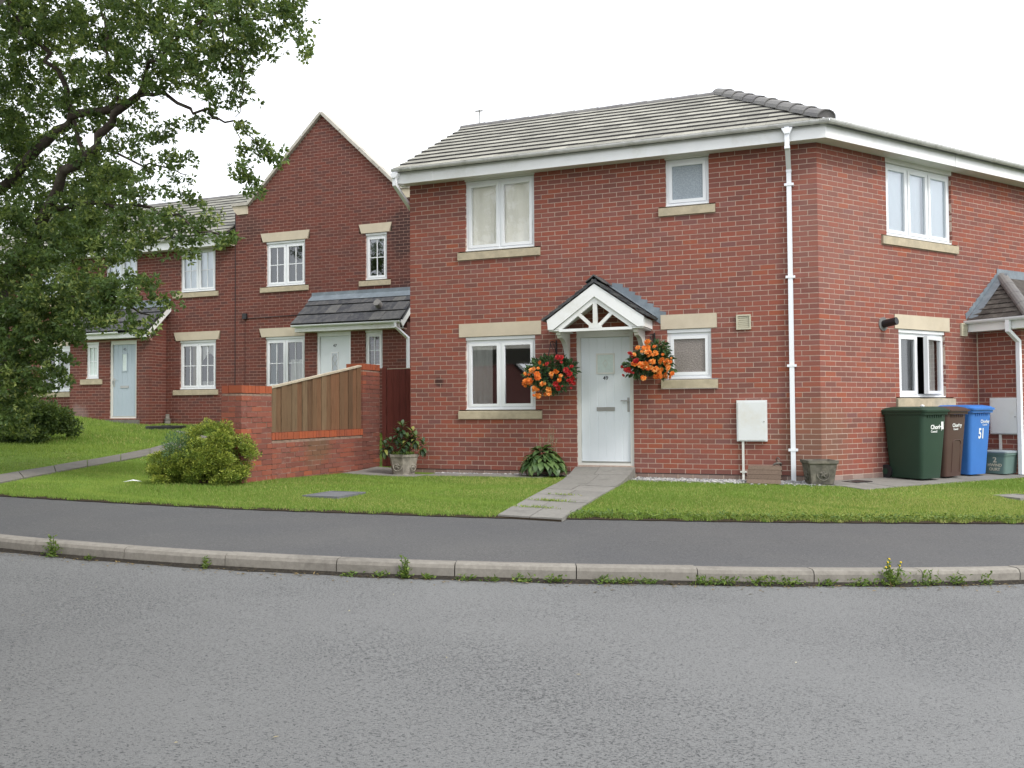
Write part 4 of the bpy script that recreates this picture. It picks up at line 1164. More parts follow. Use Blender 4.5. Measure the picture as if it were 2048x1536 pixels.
window(h45, T3(-2.66, 0, Z(1.56)), 1.16, 1.275, 2, bars=True, curtain=[('wavy', .28, .46, 0, 1, m_curtain_gold, .02, .09), ('wavy', .52, .98, .5, 1, m_curtain, .015, .1, None, .28), ('wavy', .52, .95, .0, .16, m_curtain, .02, .08)])
Mf45 = T3(0, -.60, 0); opQ = [(-4.43, -3.53, .16, Z(2.85)), (-5.25, -4.81, Z(1.87), Z(2.84))]; stQ = [(-5.42, -4.68, Z(1.72), Z(1.87))]
pw45 = backing(-5.82, -3.11, -.4, Z(2.87), opQ + stQ, m_mortar_red, h45, Mf45)
Mr45 = T3(-3.11, -.60, 0) @ RZ(R(90))
pr45 = backing(.0, .60, -.4, Z(2.87), [], m_mortar_red, h45, Mr45, y0=.0028, y1=.1)
prt = layout(0, .60, int(Z(3.6) / .075), row0=-4, flip=1, clip=lambda z: (max(.105, (z - Z(2.87)) / .9 - .05), .60))
MB().prism([(0, Z(2.87)), (.60, Z(2.87)), (.60, Z(3.62)), (.0, Z(2.9))], .007, .1).build('porch_cheek', m_mortar_red, h45, Mr45)
lay_bricks([(w45, M_T, b45), (pw45, M_T @ Mf45, layout(-5.82, -3.11, int(Z(2.87) / .075), opQ + stQ, row0=-4)), (pr45, M_T @ Mr45, prt)], m_brick_t)
slab_stone(h45, Mf45, *stQ[0], .035, m_stone_sill, 'sill', slope=True)
rf45 = lean_to(h45, -6.10, -2.96, .88, Z(3.05), Z(3.82), verge=(1,), gut_x=(-6.14, -3.85))
d45, y45 = door_leaf(h45, Mf45 @ T3(-4.43, 0, .16), .90, Z(2.85) - .16, m_doorblue, m_frame_cream, grooves=5)
door_light(d45, .45, y45, 1.22, 1.70, .19, m_obs_pale, mat_=m_doorblue)
text('house_number', '45', .10, m_text_dark, d45, T3(.45, y45 - .003, 1.77))
letterbox(d45, .45, y45, .82, .27); handle(d45, .10, y45, .95, 1)
window(h45, Mf45 @ T3(-5.25, 0, Z(1.87)), .44, .97, 1, bars=True, obscured=m_obs_pale)
MB().box(-4.55, -3.42, -.62, -.30, -.4, .12).build('doorstep', m_path, h45, T3(0, -.02, 0))

h43, w43, b43 = plain_terrace('terraced_house', 'dark red brick terraced house mostly hidden by the oak at the left edge', -11.2, -6.09, [(-7.6, -6.45, Z(1.56), Z(2.835)), (-7.6, -6.45, Z(4.11), Z(5.22))], [(-7.8, -6.25, Z(2.835), Z(3.06)), (-7.8, -6.25, Z(1.41), Z(1.56)), (-7.8, -6.25, Z(3.96), Z(4.11))])
lay_bricks([(w43, M_T, b43)], m_brick_t, most=150)
window(h43, T3(-7.6, 0, Z(1.56)), 1.15, 1.275, 2, bars=True, curtain=[('wavy', .5, 1, 0, 1, m_curtain, .012, .1)])
window(h43, T3(-7.6, 0, Z(4.11)), 1.15, 1.11, 2, bars=True, head=False, glass=m_glass_strong, curtain=[('wavy', -.05, 1.05, -.1, 1.05, m_curtain_blue, .012, .3)])

# small grey soil-pipe stub against 45 and round cover in its lawn
p = TP(-2.95, .12); zg = g1(*p)
o = MB().tube([(0, 0, -.1), (0, 0, .12), (0, 0, .12), (0, 0, .26)], [.075, .075, .05, .05], 12).build('drain_pipe', m_path, None, T3(p[0], p[1], zg)); tag(o, 'short grey upright drain pipe at the foot of the terraced house wall', 'drain pipe')
MB().tube([(0, 0, .10), (0, 0, .14)], .085, 12).build('collar', m_path, o)

# ------------------------------------------------------------ house across the road, seen only in the window reflections
m_fence_top_ = plain('tan_fence_timber', (.34, .24, .12), .9, .1, .3, 5)
opp = empty('house_opposite', T3(-15.5, .57, -.3) @ RZ(R(-43))); tag(opp, 'brick house with white bargeboards across the road, reflected in the windows', 'house')
MB().prism([(-3.2, 0), (3.2, 0), (3.2, 2.4), (0, 5.4), (-3.2, 2.4)], -6, 0).build('gable_wing', m_brick, opp)
for sg in (-1, 1):
    MB().bar((0, .12, 5.55), (sg * 3.55, .12, 2.22), .05, .22, up=(0, 1, 0)).build('bargeboard', m_fascia, opp)
    vs_ = [(0, .15, 5.56), (sg * 3.55, .15, 2.24), (sg * 3.55, -6, 2.24), (0, -6, 5.56)]
    mb = MB(); mb.add(vs_ + [(x, y, z + .08) for x, y, z in vs_], [(0, 1, 2, 3), (7, 6, 5, 4), (0, 4, 5, 1), (1, 5, 6, 2), (2, 6, 7, 3), (3, 7, 4, 0)]); mb.build('wing_roof', m_tile, opp)
MB().box(-4, 9, -11, -3, 0, 3.0).build('wall', m_brick, opp)
mb = MB(); mb.prism([(-2.7, 2.9), (-7, 6.6), (-11.3, 2.9)], -4.3, 9.3, M=RZ(R(-90))); mb.build('roof', m_tile, opp)
MB().box(4.2, 5.6, -3.04, -2.96, .9, 2.1).build('window', m_white, opp)
MB().box(3.3, 8.5, .0, .06, 0, 1.9).build('fence', m_fence_top_, opp)

# ------------------------------------------------------------ garden wall, fence and gate between 47 and 49
gstops = [(0, (.19, .072, .056)), (.3, (.24, .085, .063)), (.6, (.29, .092, .058)), (.85, (.22, .088, .070)), (1, (.36, .105, .055))]
m_brick_g = brick_mat('garden_wall_brick', gstops, white=.35, stains=[((*AP(-.785, -1.6), .5), .5, (.13, .10, .06), .6), ((*AP(-.785, .2), .7), 1.0, (.12, .055, .045), .6)])
m_brick_cap = brick_mat('orange_capping_brick', [(0, (.29, .085, .045)), (.5, (.38, .10, .045)), (1, (.32, .088, .048))], white=.05)
gw_ = empty('garden_wall', M_A); tag(gw_, 'low orange-red brick garden wall with tall end piers beside the gate', 'wall')
sw = -.785; th = .215
def garden_piece(d0, d1, z0, zt_, width, name, capz, side_rows=True):
    """pier or wall running along d; visible face at s = sw"""
    Mf = T3(sw, d0, 0) @ RZ(R(90))                 # x along d, y into the wall (-s)
    nrw = int(round((zt_ - z0) / .075))
    w_ = MB().box(.006, d1 - d0 - .006, .006, width - .006, z0 - .3, zt_).build(name, m_mortar_old, gw_, Mf)
    # front end face
    fr_ = layout(0, d1 - d0, nrw, z0=z0, row0=-4)
    Me = T3(sw - width, d0, 0)                     # end face towards the street: x along s
    en = layout(0, width - .105, nrw, z0=z0, row0=-4, flip=1)
    return w_, fr_, Mf, en, Me
def wall_part(d0, d1, z0, zt_, width, name, cap, most):
    w_, fr_, Mf, en, Me = garden_piece(d0, d1, z0, zt_, width, name, cap)
    lay_bricks([(w_, M_A @ Mf, fr_)], m_brick_g, most=most, jit=.006)
    ub = unit_box('brick', m_brick_g)
    for xa, xb, za, zb in en:
        link('brick', ub, w_, Mf.inverted() @ Me @ T3(xa, random.uniform(-.004, .004), za) @ Matrix.Diagonal((xb - xa, .1, zb - za, 1)))
    # soldier capping of bricks on edge
    n = int((d1 - d0) / .0735); cbm = unit_box('capping_brick', m_brick_cap)
    pier = width > .25
    for k in range(n):
        x = k * (d1 - d0) / n
        link('capping_brick', cbm, w_, T3(x + .003, -.004 + random.uniform(-.004, .004), zt_ + .008 + random.uniform(-.002, .003)) @ Matrix.Diagonal(((d1 - d0) / n - .007, width + .006 if not pier else .215, .103, 1)))
    if pier: 
        for k in range(3 if False else 1):
            link('capping_brick', cbm, w_, T3(.003, .222, zt_ + .008) @ Matrix.Diagonal((.215, .105, .103, 1)))
            link('capping_brick', cbm, w_, T3(.224, .222, zt_ + .008) @ Matrix.Diagonal((d1 - d0 - .23, .105, .103, 1)))
    return w_
wall_part(-3.44, -2.76, -.0, 1.22, .33, 'pier', 1, 120)
wall_part(-2.755, -.235, -.0, .555, th, 'dwarf_wall', 1, 160)
wall_part(-.23, .345, -.075, 1.665, .33, 'pier', 1, 60)
# fence boards between the piers
def wood(name, stops, rough=.85):
    t = NT(name, rough, .15); pz = t.n('Mapping', Vector=t.pos(), Scale=(14, 14, 1.1))
    c = t.mix(.32, t.ramp(t.rnd(), stops), t.ramp(t.noise(3.2, 6, .75, pz.outputs[0]), [(.3, stops[0][1]), (.7, stops[-1][1])]))
    c = t.mix(t.rng(t.noise(3, 5, .7, pz.outputs[0]), .50, .66, 0, .75), c, t.mix(.5, c, (.02, .015, .01)))
    t.col(c); t.bump(t.noise(6, 5, .7, pz.outputs[0]), .5, .006); return t.m
m_fence = wood('weathered_fence_board', [(0, (.085, .052, .032)), (.3, (.225, .105, .057)), (.5, (.155, .088, .050)), (.75, (.15, .108, .066)), (1, (.215, .145, .088))])
m_fence_top = plain('pale_cut_timber', (.50, .44, .34), .9, .1, .3, 15)
m_gate = wood('red_brown_stained_board', [(0, (.085, .026, .022)), (.5, (.115, .033, .027)), (1, (.145, .042, .032))], .6)
m_crate = wood('grey_brown_slat', [(0, (.10, .072, .055)), (1, (.17, .125, .095))])
fp = empty('fence_panel', M_A); tag(fp, 'weathered vertical timber boards with sloping top set on the garden wall', 'fence')
n = 19; d0, d1 = -2.75, -.24
for k in range(n):
    a, b = d0 + (d1 - d0) * k / n, d0 + (d1 - d0) * (k + 1) / n - .004
    za, zb = [1.30 + (1.72 - 1.30) * (q - d0) / (d1 - d0) for q in (a, b)]; y = -.03 - (.012 if k % 2 else 0) + random.uniform(-.003, .003)
    mb = MB(); vs_ = [(sw + y + o, q, z) for o in (0, -.016) for q, z in ((a, .672), (b, .672), (b, zb), (a, za))]
    mb.add(vs_, [(0, 1, 2, 3), (7, 6, 5, 4), (0, 4, 5, 1), (1, 5, 6, 2), (2, 6, 7, 3), (3, 7, 4, 0)]); mb.build('board', m_fence, fp)
MB().bar((sw - .055, d0, 1.315), (sw - .055, d1, 1.735), .075, .028).build('top_rail', m_fence_top, fp)
MB().bar((sw - .085, d0, .80), (sw - .085, d1, .80), .04, .07).build('back_rail', m_fence, fp)
gt = empty('timber_gate', M_A @ T3(-.78, .42, 0)); tag(gt, 'tall narrow red-brown boarded timber gate beside the house corner', 'gate')
MB().box(.03, .10, -.05, .05, -.06, 1.735).build('gate_post', m_gate, gt)
for k in range(6):
    x = .11 + k * .125; MB().box(x, x + .121, -.02 + random.uniform(-.002, .002), .0, -.0, 1.70).build('board', m_gate, gt)
for z in (.25, .9, 1.5): MB().box(.11, .86, .003, .04, z, z + .09).build('rail', m_gate, gt)
MB().box(.11, .72, -.022, .02, 1.702, 1.715).build('top_cap', m_fence_top, gt)

# ------------------------------------------------------------ bins
def plastic(name, c): return plain(name, c, .5, .3, .10, 4, bump=.05)
m_bin_green, m_bin_brown, m_bin_blue = plastic('dark_green_bin_plastic', (.022, .05, .032)), plastic('brown_bin_plastic', (.075, .042, .033)), plastic('blue_bin_plastic', (.045, .17, .50))
m_box_green = plastic('grey_green_box_plastic', (.13, .20, .185)); m_box_lid = plastic('grey_box_lid', (.28, .33, .36))
BINM = {}
def wheelie(label, t_c, o_f, mat_, extras=True, rz=0, k=1.0):
    P = BP(t_c, o_f - .36); Mw = T3(P[0], P[1], g1(*P) + .014) @ RZ(BE + R(rz)) @ Matrix.Scale(k, 4); root = empty('wheelie_bin', Mw); BINM[label] = Mw; tag(root, label, 'bin', 'wheelie bins by the kitchen window')
    mb = MB(); fy = lambda z: -.30 - .075 * z            # front face
    rings = []
    for z, w_ in ((.015, .45), (.03, .465), (.5, .515), (.94, .555)):
        f_, bk_ = fy(z), .24 + .10 * min(z / .94, 1) * 0.6
        rings.append(rounded_rect(w_, bk_ - f_, .055, 4, 0, (f_ + bk_) / 2, z))
    mb.loft(rings); mb.build('body', mat_, root)
    mb = MB(); rr = [rounded_rect(a, d_, .05, 4, 0, -.035, z) for z, a, d_ in ((.945, .57, .735), (.985, .575, .745), (.985, .555, .725))]; mb.loft(rr, smooth=False); mb.build('rim', mat_, root)
    mb = MB(); rr = [rounded_rect(a, d_, .06, 4, 0, -.045, z) for z, a, d_ in ((.988, .595, .775), (1.012, .60, .78), (1.018, .575, .76), (1.045, .52, .66), (1.062, .40, .50), (1.064, .2, .3))]; mb.loft(rr, smooth=False); lid = mb.build('lid', mat_, root)
    mb = MB(); mb.tube([(-.22, .375, 1.0), (-.22, .42, 1.03), (.22, .42, 1.03), (.22, .375, 1.0)], .016, 8); mb.build('handle', mat_, root)
    for sg in (-1, 1):
        w_ = MB().tube([(sg * .225, .27, .10), (sg * .275, .27, .10)], .10, 18).build('wheel', m_black, root)
        MB().tube([(sg * .276, .27, .10), (sg * .281, .27, .10)], .045, 12).build('hub', mat_, w_)
    MB().tube([(-.22, .27, .10), (.22, .27, .10)], .014, 8).build('axle', m_black, root)
    ft = lambda x, z: T3(x, fy(z) - .003, z) @ RX(-math.atan(.075) * -1)
    return root, ft
b1, f1 = wheelie('dark green wheelie bin nearest the house corner with white sticker', 1.62, .68, m_bin_green, rz=-2)
text('council_logo', 'Chorley', .085, m_text_white, b1, f1(.06, .735), bold=.003); text('council_logo', 'Council', .045, m_text_white, b1, f1(.0, .685), bold=.001)
MB().box(.155, .205, -.001, .001, .73, .84).build('sticker', m_text_white, b1, T3(0, -.30 - .075 * .78 - .004, 0))
for k in range(7): MB().box(-.16 + k * .05, -.145 + k * .05, -.012, .0, .90, .94).build('rib', m_bin_green, b1, T3(0, -.30 - .075 * .93, 0))
b2, f2 = wheelie('brown wheelie bin between the green bin and the blue bin', 2.25, .60, m_bin_brown, rz=3)
text('council_logo', 'Chorley', .075, m_text_white, b2, f2(.02, .755), bold=.002); text('council_logo', 'Council', .04, m_text_white, b2, f2(-.01, .71), bold=.001)
mb = MB()
pts = [(-.11, .08), (-.11, .50)] + [(-.11 + .06 * (1 - math.cos(a)), .50 + .06 * math.sin(a)) for a in np.linspace(0, math.pi / 2, 5)] + [(.05 + .06 * math.sin(a), .50 + .06 * math.cos(a)) for a in np.linspace(0, math.pi / 2, 5)] + [(.11, .50), (.11, .08)]
mb.tube([(x + .04, -.30 - .075 * z - .001, z) for x, z in pts], .008, 6); mb.build('moulded_arch', m_bin_brown, b2)
b3, f3 = wheelie('bright blue wheelie bin with a white 51 on its front', 2.95, .56, m_bin_blue, rz=1, k=1.02)
text('bin_number', '51', .215, m_text_white, b3, f3(.02, .56), bold=.006, sx_=.72); text('council_logo', 'Chorley', .07, m_text_white, b3, f3(.10, .79), bold=.001); text('council_logo', 'Council', .038, m_text_white, b3, f3(.10, .75))
for b_, m_ in ((b2, m_bin_brown), (b3, m_bin_blue)):
    for k in range(7): MB().box(-.16 + k * .05, -.145 + k * .05, -.012, .0, .90, .94).build('rib', m_, b_, T3(0, -.30 - .075 * .93, 0))
mb = MB(); mb.add(IV * np.array([.038, .034, .022]), IF.tolist()); o = mb.build('pebble', m_text_white, None, BINM[b1['label']] @ T3(.10, -.1, 1.072)); tag(o, 'single white pebble lying on the dark green bin lid', 'pebble')

Pb = BP(3.70, .44); rb = empty('recycling_box', T3(Pb[0], Pb[1], g1(*Pb) + .014) @ RZ(BE + R(4))); tag(rb, 'low grey-green recycling box with lid and hand-painted 2', 'box')
mb = MB(); mb.loft([rounded_rect(w_, d_, .04, 3, 0, 0, z) for z, w_, d_ in ((.01, .46, .32), (.33, .52, .385))]); mb.build('body', m_box_green, rb)
mb = MB(); mb.loft([rounded_rect(w_, d_, .04, 3, 0, 0, z) for z, w_, d_ in ((.30, .55, .41), (.335, .555, .415), (.335, .53, .39))], smooth=False); mb.build('rim', m_box_green, rb)
mb = MB(); mb.loft([rounded_rect(w_, d_, .04, 3, 0, 0, z) for z, w_, d_ in ((.338, .575, .435), (.36, .58, .44), (.365, .55, .41), (.375, .4, .3))], smooth=False); mb.build('lid', m_box_lid, rb)
sideM = lambda y, z: T3(-.232 - .03 * z / .33 - .004, y, z) @ RZ(R(-90)) @ RX(-.0)
text('painted_number', '2', .12, m_text_paint, rb, sideM(-.02, .19), bold=.003)
text('painted_writing', 'HWIND', .062, m_text_paint, rb, sideM(-.015, .125), bold=.002); text('painted_writing', 'OURT', .062, m_text_paint, rb, sideM(-.01, .06), bold=.002)

# ------------------------------------------------------------ planters, crate cover, tap, covers
m_oldstone = plain('lichened_planter_stone', (.36, .33, .28), .95, .1, .5, 9, dirt=(.10, .09, .07), bump=.8)
m_darkstone = plain('dark_weathered_planter', (.17, .16, .135), .95, .1, .5, 11, dirt=(.28, .25, .20), bump=.8)
def octo(w_, c, z): h = w_ / 2; return [Vector((x, y, z)) for x, y in ((h, -h + c), (h, h - c), (h - c, h), (-h + c, h), (-h, h - c), (-h, -h + c), (-h + c, -h), (h - c, -h))]
Pp = AP(.13, -.50); zp = g1(*Pp) + .014
pl = empty('stone_planter', T3(Pp[0], Pp[1], zp) @ RZ(R(-26))); tag(pl, 'pale carved stone planter with round medallions standing by the gate', 'planter')
mb = MB(); mb.loft([octo(w_, c, z) for w_, c, z in ((.32, .07, 0), (.31, .07, .015), (.40, .09, .27), (.425, .095, .285), (.43, .095, .325), (.37, .08, .325), (.36, .08, .29))], smooth=False, cap1=True); mb.build('bowl', m_oldstone, pl)
def medallion(M, r_, mat_):
    ringp = [(r_ * math.cos(a), 0, r_ * math.sin(a)) for a in np.linspace(0, 2 * math.pi, 17)]
    mb = MB(); mb.tube(ringp, r_ * .10, 6, caps=False); mb.build('medallion', mat_, pl_cur, M)
    for k in range(5):
        a = k * 2 * math.pi / 5; mb = MB(); mb.tube([(0, 0, 0), (r_ * .35 * math.cos(a), -.006, r_ * .35 * math.sin(a)), (r_ * .68 * math.cos(a + .3), 0, r_ * .68 * math.sin(a + .3))], [r_ * .08, r_ * .2, r_ * .05], 6); mb.build('carved_leaf', mat_, pl_cur, M)
pl_cur = pl
for k in range(4): medallion(RZ(R(90 * k)) @ T3(0, -.177, .145) @ RX(R(-9.5)), .085, m_oldstone)
Pt = AP(6.52, -.30); zt2 = g1(*Pt) + .014
tr = empty('stone_trough', T3(Pt[0], Pt[1], zt2) @ RZ(R(-2))); tag(tr, 'empty square dark weathered stone planter at the house corner by the downpipe', 'planter')
sq = lambda w_, z: [Vector((x, y, z)) for x, y in ((w_ / 2, -w_ / 2), (w_ / 2, w_ / 2), (-w_ / 2, w_ / 2), (-w_ / 2, -w_ / 2))]
mb = MB(); mb.loft([sq(w_, z) for w_, z in ((.30, 0), (.37, .27), (.405, .285), (.41, .325), (.345, .325), (.31, .16))], smooth=False); mb.build('bowl', m_darkstone, tr)
pl_cur = tr
for k in range(4): medallion(RZ(R(90 * k)) @ T3(0, -.168, .135) @ RX(R(-8)), .085, m_darkstone)

cr = empty('slatted_cover', M_A @ T3(5.56, -.58, 0)); tag(cr, 'sloping brown wooden slatted drain cover below the meter box', 'drain cover')
zc = g1(*AP(5.8, -.5)) + .01
for k in range(4):
    a, b = k / 4 + .008, (k + 1) / 4 - .008; y0_, z0_ = .30 * a, zc + .235 * a; y1_, z1_ = .30 * b, zc + .235 * b
    tl = .02 * (k)
    mb = MB(); vs_ = [(0 + .0 * k, y0_, z0_), (.47 + .0, y0_, z0_), (.455, y1_, z1_), (.0, y1_, z1_)]
    mb.add(vs_ + [(x, y + .014, z - .018) for x, y, z in vs_], [(0, 1, 2, 3), (7, 6, 5, 4), (0, 4, 5, 1), (1, 5, 6, 2), (2, 6, 7, 3), (3, 7, 4, 0)]); mb.build('slat', m_crate, cr)
for x in (.02, .42): MB().prism([(0, zc), (.32, zc), (.32, zc + .21), (.29, zc + .21)], -.015, .015).build('side_frame', m_crate, cr, T3(x, .012, 0) @ RZ(R(90)))
tp = empty('garden_tap', M_A @ T3(5.95, 0, 0)); tag(tp, 'small metal outdoor tap on the wall beside the downpipe', 'tap')
MB().tube([(.04, -.03, -.07), (.04, -.03, .17)], .011, 8).build('supply_pipe', m_black, tp)
MB().tube([(.04, 0, .17), (.04, -.07, .18), (-.03, -.09, .175), (-.06, -.09, .15)], .016, 8).build('spout', m_brass, tp)
MB().tube([(.0, -.08, .18), (-.02, -.085, .235), (.0, -.09, .265), (.03, -.09, .235)], .009, 6).build('lever', m_brass, tp)

def cover(name, label, P, w_, d_, rz, mat_, frame_mat, dz=.012, cat='manhole cover'):
    o = MB(); ring(o, -w_ / 2, w_ / 2, -d_ / 2, d_ / 2, .04, .04, .04, .04, 0, .04)
    o = o.build(name, frame_mat, None, T3(P[0], P[1], g1(*P) + dz) @ RZ(R(rz)) @ RX(R(-90)) @ Matrix.Scale(-1, 4, (0, 1, 0)) if False else T3(P[0], P[1], g1(*P) + dz) @ RZ(R(rz)) @ RX(R(90)) @ T3(0, 0, 0))
    tag(o, label, cat)
    MB().box(-w_ / 2 + .042, w_ / 2 - .042, .006, .035, -d_ / 2 + .042, d_ / 2 - .042).build('lid', mat_, o)
    for a, b in ((-.12, -.1), (.1, .12)): MB().box(w_ * a * 2, w_ * b * 2 + .02, -.001, .02, -.02, .02).build('lifting_slot', m_black, o)
    return o
m_cover = plain('grey_iron_cover', (.16, .165, .175), .7, .3, .35, 30, bump=.5)
cover('manhole_cover', 'grey rectangular manhole cover set in the lawn in front of the garden wall', (-2.17, 10.74), .50, .62, -22, m_cover, m_cover, -.012)
cover('manhole_cover', 'small concrete inspection cover sunk in the lawn at the right edge', (6.55, 11.45), .45, .45, 20, m_slab, m_slab, -.02)
o = cover('drain_grate', 'dark drain grate in the paving between stone trough and green bin', BP(.42, .26), .34, .26, 30.87, m_black, m_black, -.02, 'drain grate')
Pc = (-8.55, 21.75); zc = max(g1(-8.55, 21.3), g1(*Pc)) + .02
o = MB().tube([(0, 0, -.05), (0, 0, .035), (0, 0, .05)], [.47, .47, .44], 28, smooth=False).build('round_cover', m_black, None, T3(Pc[0], Pc[1], zc)); tag(o, 'flat black round cover lying on the lawn by the terraced house', 'drain cover')
MB().tube([(0, 0, .051), (0, 0, .062)], .12, 16).build('hub', m_black, o)
o = MB(); o.add([(-.12, -.02, .03), (.02, -.05, .05), (.13, .0, .035), (.0, .03, .06)], [(0, 1, 3), (1, 2, 3)]); o = o.build('paper_scrap', m_text_white, None, T3(-5.03, 11.67, g1(-5.03, 11.67))); tag(o, 'crumpled white paper scrap on the grass left of the shrub', 'litter')

# ------------------------------------------------------------ plants
def unit(v): return v / np.maximum(np.linalg.norm(v, axis=1, keepdims=True), 1e-9)
def leaf_quads(P, D, N, L, W, droop=.0, fold=.18):
    """rhombic folded leaves"""
    D = unit(D); N = unit(N - D * (N * D).sum(1, keepdims=True)); Sd = np.cross(D, N); n = len(P)
    L = np.broadcast_to(np.asarray(L, float).reshape(-1, 1), (n, 1)); W = np.broadcast_to(np.asarray(W, float).reshape(-1, 1), (n, 1))
    b = P; m_ = P + D * L * .5; tip = P + D * L - N * (droop * L)
    l_, r_ = m_ + Sd * W * .5 + N * fold * W, m_ - Sd * W * .5 + N * fold * W
    V = np.stack([b, r_, tip, l_], 1).reshape(-1, 3)
    F = np.arange(n * 4).reshape(-1, 4)
    return V, F
def rvec(n): return unit(rng.normal(size=(n, 3)))
def in_ball(n):
    v = rvec(n); return v * (rng.random((n, 1)) ** .45)
def foliage(name, parts, mat_, parent=None, M=None, rnd=None):
    V, F, r_ = [], [], []; k = 0
    for v, f, q in parts: V.append(v); F.append(f + k); r_.append(q); k += len(v)
    return link(name, poly_mesh(name, np.concatenate(V), np.concatenate(F), mat_, np.concatenate(r_)), parent, M)

# golden shrub in front of the garden pier
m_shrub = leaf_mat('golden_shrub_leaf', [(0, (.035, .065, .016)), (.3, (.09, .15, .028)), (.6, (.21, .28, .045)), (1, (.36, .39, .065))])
m_shrub_blue = leaf_mat('blue_green_leaf', [(0, (.04, .10, .05)), (1, (.13, .23, .11))])
Pbush = np.array([-4.12, 11.72]); zb = g1(*Pbush)
sh = empty('shrub', T3(Pbush[0], Pbush[1], zb)); tag(sh, 'rounded golden-green shrub in front of the brick pier', 'shrub')
parts = []
core = [(-.05, .05, .36, .42, .34, .26), (-.40, .0, .26, .22, .22, .15), (.36, .05, .38, .26, .24, .22), (.10, .05, .60, .26, .22, .16)]
clumps = []
for q in range(150):
    bx, by, bz, rx, ry_, rz_ = random.choice(core); u_ = rvec(1)[0]
    clumps.append((bx + u_[0] * rx * 1.05, by + u_[1] * ry_ * 1.05, max(.10, bz + u_[2] * rz_ * 1.05), random.uniform(.06, .125)))
clumps += [(.08, 0, .80, .08), (.30, .0, .80, .08), (.27, 0, .70, .09), (-.02, 0, .74, .08), (.55, 0, .62, .08), (.60, 0, .50, .08), (-.62, 0, .36, .08), (-.68, 0, .30, .06), (.05, .02, .86, .04), (.62, 0, .40, .07), (-.55, 0, .24, .09)] + [(random.uniform(-.6, .55), random.uniform(-.28, .15), random.uniform(.05, .22), random.uniform(.07, .12)) for _ in range(46)]
for bx, by, bz, r_ in clumps:
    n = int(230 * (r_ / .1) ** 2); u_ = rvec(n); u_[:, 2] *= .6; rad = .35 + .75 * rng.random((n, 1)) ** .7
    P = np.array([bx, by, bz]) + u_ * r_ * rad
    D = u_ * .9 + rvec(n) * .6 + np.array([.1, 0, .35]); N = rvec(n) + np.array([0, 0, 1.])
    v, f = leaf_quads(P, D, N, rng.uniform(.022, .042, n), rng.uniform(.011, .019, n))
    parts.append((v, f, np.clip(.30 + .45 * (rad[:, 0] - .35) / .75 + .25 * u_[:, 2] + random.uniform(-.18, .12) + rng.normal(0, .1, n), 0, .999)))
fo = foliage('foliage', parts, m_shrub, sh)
n = 1100; u_ = rvec(n); P = np.array([-.26, -.20, .50]) + u_ * np.array([.20, .14, .22]) * rng.random((n, 1)) ** .4
v, f = leaf_quads(P, u_ + rvec(n) * .6 + np.array([0, 0, .4]), rvec(n), rng.uniform(.03, .055, n), .010)
foliage('feathery_growth', [(v, f, rng.random(n))], m_shrub_blue, sh)
for k in range(7):
    a = random.uniform(.3, 2.8); MB().tube([(random.uniform(-.06, .06), random.uniform(-.05, .05), -.03), (.15 * math.cos(a), .12 * math.sin(a), .25), (.38 * math.cos(a), .3 * math.sin(a), random.uniform(.4, .62))], [.014, .010, .004], 5).build('stem', m_twig, sh)

# hosta by the door
m_hosta = leaf_mat('hosta_leaf', [(0, (.04, .085, .03)), (.5, (.085, .15, .05)), (1, (.15, .22, .075))], .2, .4)
Ph = AP(2.46, -.30); ho = empty('hosta', T3(Ph[0], Ph[1], g1(*Ph))); tag(ho, 'broad-leaved green hosta clump beside the white door', 'plant')
def broad_leaf(L, W, droop):
    mb = MB(); rows = [(0, .03), (.12, .25), (.3, .46), (.5, .5), (.7, .38), (.88, .16), (1, .0)]; vs_ = []
    for u_, hw_ in rows:
        y = u_ * L * (1 - .25 * u_ * droop); z = -droop * L * u_ * u_ * .8
        vs_ += [(-hw_ * W, y, z + .22 * hw_ * W), (0, y, z), (hw_ * W, y, z + .22 * hw_ * W)]
    fs = []
    for i in range(len(rows) - 1):
        a = i * 3; fs += [(a, a + 1, a + 4, a + 3), (a + 1, a + 2, a + 5, a + 4)]
    mb.add(vs_, fs, smooth=True); return mb
hm = [broad_leaf(L, W, dr).mesh('leaf', m_hosta) for L, W, dr in ((.17, .105, .7), (.15, .09, .9), (.18, .11, .5), (.14, .085, 1.1))]
for k in range(250):
    a = random.uniform(0, 6.283); rr = random.random() ** .6; lvl = rr
    x, y = .29 * rr * math.cos(a), .22 * rr * math.sin(a); z = .44 - .29 * lvl + random.uniform(-.02, .03)
    link('leaf', random.choice(hm), ho, T3(x, y, z) @ RZ(a - R(90) + random.uniform(-.35, .35)) @ RX(R(48 - 70 * lvl + random.uniform(-10, 10))) @ RY(random.uniform(-.3, .3)))
m_dry = plain('dry_flower_stalk', (.22, .19, .12), .9, .1)
for k in range(13):
    x, y = random.uniform(-.1, .26), random.uniform(-.05, .1); l_ = random.uniform(.58, .78); mb = MB(); mb.tube([(x * .4, y, .2), (x * .8, y, .4), (x, y + .02, l_)], .0035, 4)
    stalk = mb.build('flower_stalk', m_dry, ho)
    n = 10; zz = rng.uniform(l_ - .16, l_, n); P = np.c_[x * (.8 + .2 * (zz - .4) / max(l_ - .4, .01)), np.full(n, y + .015), zz]; v, f = leaf_quads(P, rvec(n) * np.array([1, 1, .5]) + np.array([0, 0, -.3]), rvec(n), .035, .010); tag(foliage('seed_head', [(v, f, rng.random(n))], m_dry, stalk), kind='stuff')

